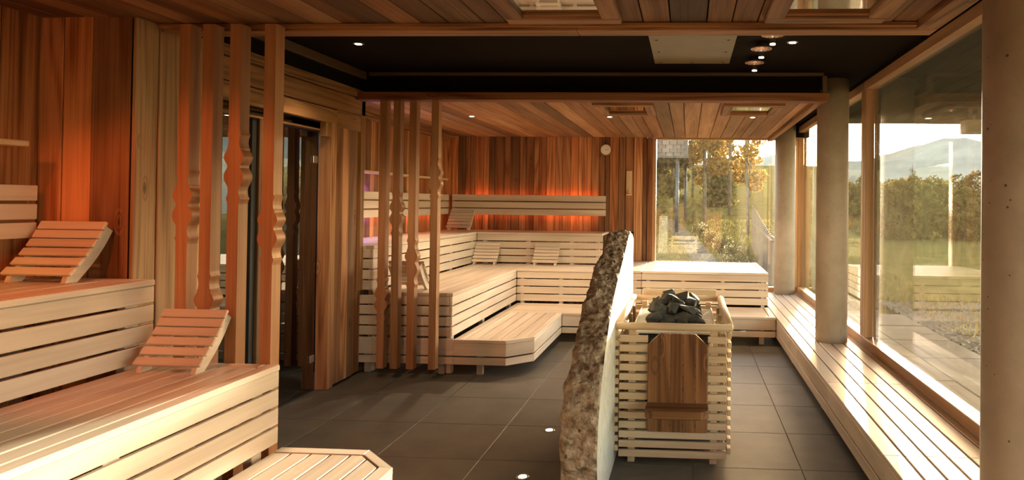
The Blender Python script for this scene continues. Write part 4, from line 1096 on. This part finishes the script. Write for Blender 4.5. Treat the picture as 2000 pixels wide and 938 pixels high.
# garden path
def path_mesh():
    c = [(1.2 - .06 * (y - 10) - .0035 * (y - 10) ** 2 - .45, y) for y in np.linspace(9.6, 24, 50)]
    v = []; f = []
    for i, (x, y) in enumerate(c):
        w = .27
        for s_ in (-1, 1): v.append((x + s_ * w, y, G(x + s_ * w, y) + .02))
        if i: f.append((2 * i - 2, 2 * i - 1, 2 * i + 1, 2 * i))
    me = bpy.data.meshes.new('path'); me.from_pydata(v, [], f); me.materials.append(GRAVEL); return me
o = obj('path_garden', path_mesh()); props(o, 'grey gravel path curving up the garden', None, None, 'structure')
# fence along the right of the path
t = thing('board_fence', 'weathered vertical board fence beside the garden path', 'fence', (1.4, 13, 0))
n = 26
for k in range(n):
    f = k / (n - 1); y = 10.4 + f * 7.0; x = 1.30 + f * .32; z = G(x, y)
    board('fence_board', t, (x, y, z + .50), 1.1, .255, .022, 'z', (-1, .05, 0), W_OUT, .003)
board('rail', t, (1.43, 13.9, .98), 7.1, .05, .03, (.32, 7.0, .14), 'z', W_OUT, .003)
# neighbouring building: shingled roof edge on steel posts
SHING = [plain('shingle_%d' % i, (.11 * s, .075 * s, .058 * s), .9) for i, s in enumerate((.8, 1.0, 1.2))]
t = thing('shingled_roof_building', 'shingled roof edge of a neighbouring building on steel posts', 'building', (-1.5, 20, .6))
box('roof_core', t, (-5, 20.03, 2.86), (-.02, 26, 3.75), CHARCOAL, 0)
box('soffit', t, (-5, 19.98, 2.80), (0, 26, 2.86), plain('dark_soffit', (.04, .03, .022), .7), 0)
box('roof_cap', t, (-5, 19.96, 3.55), (.01, 20.03, 3.62), WHITEDIAL, .003)
for j in range(6):
    for i in range(14):
        x = -.02 - i * .22 - (.11 if j % 2 else 0)
        board('shingle', t, (x - .105, 20.0 - .012 * (j % 2), 2.90 + j * .115), .20 if x - .2 > -4 else .2, .125, .014, 'x', '-y', SHING[(i * 7 + j * 3) % 3], .002)
for x, y, r_ in ((-.335, 20.1, .055), (-.10, 23.5, .05)):
    z = G(x, y); cyl('steel_post', t, (x, y, (z + 2.82) / 2 - .1), r_, 2.82 - z + .2, CHARCOAL, 16)

# roof overhang outside the tall windows with a small floodlight
t = thing('roof_overhang', 'dark timber roof overhang outside the tall windows', None, (3.4, 4, 2.6), kind='structure')
for k in range(20):
    box('soffit_board', t, (1.62 + k * .2, -3, 2.60), (1.62 + k * .2 + .194, 9.62, 2.64), W_SOFFIT, .003, long='y')
box('roof_slab', t, (1.62, -3, 2.645), (5.65, 9.62, 2.85), CHARCOAL, 0)
t = thing('floodlight', 'small grey box lamp under the roof overhang', 'lamp', (3.1, 7.7, 2.4))
box('housing', t, (3.02, 7.62, 2.27), (3.32, 7.80, 2.42), plain('grey_housing', (.35, .33, .29), .5), .01)
box('lens', t, (3.04, 7.612, 2.285), (3.30, 7.619, 2.405), GLASS_T, 0)
box('bracket', t, (3.14, 7.68, 2.42), (3.20, 7.74, 2.60), CHARCOAL, .003)

# tree line down the slope and the mountain
g = 'trees down the slope'
R_ = random.Random(77)
tl = []
for i in range(17):
    f = i / 16; ratio = .215 + f * .24; y = 31.5 + 1.0 * ((i * 7) % 6) ; x = ratio * y
    tl.append((x, y))
names = ['first', 'second', 'third', 'fourth', 'fifth', 'sixth', 'seventh', 'eighth', 'ninth', 'tenth', 'eleventh', 'twelfth', 'thirteenth', 'fourteenth', 'fifteenth', 'sixteenth', 'seventeenth']
for i, (x, y) in enumerate(tl):
    z = G(x, y); top = 1.46 + y * R_.uniform(32, 58) / 1333
    hgt = max(.8, top - z)
    broad_tree(x, y, hgt, hgt * .42, '%s leafy tree of the line down the slope, counted from the far corner pillar' % names[i], 100 + i, 2600, LEAF_D if i % 2 else LEAF_G, .10, .02, g)
x, y = .3215 * 33, 33.0
spruce(x, y, 1.46 + 33 * 84 / 1333 - G(x, y), .95, 'pointed spruce rising above the tree line down the slope', 150, g)
# mountain ridge
mx = np.linspace(-500, 1500, 90); my = np.linspace(560, 1300, 26)
def mount(x, y):
    f = np.clip((y - 560) / 500, 0, 1); r_ = 66 + 36 * ss(150, 500, x) + 90 * ss(450, 1100, x) + 8 * np.sin(x * .019) + 5 * np.sin(x * .05 + 1) + 3 * np.sin(x * .11)
    return -40 + (r_ + 40) * f ** .8 + 3 * np.sin(x * .06) * np.sin(y * .05)
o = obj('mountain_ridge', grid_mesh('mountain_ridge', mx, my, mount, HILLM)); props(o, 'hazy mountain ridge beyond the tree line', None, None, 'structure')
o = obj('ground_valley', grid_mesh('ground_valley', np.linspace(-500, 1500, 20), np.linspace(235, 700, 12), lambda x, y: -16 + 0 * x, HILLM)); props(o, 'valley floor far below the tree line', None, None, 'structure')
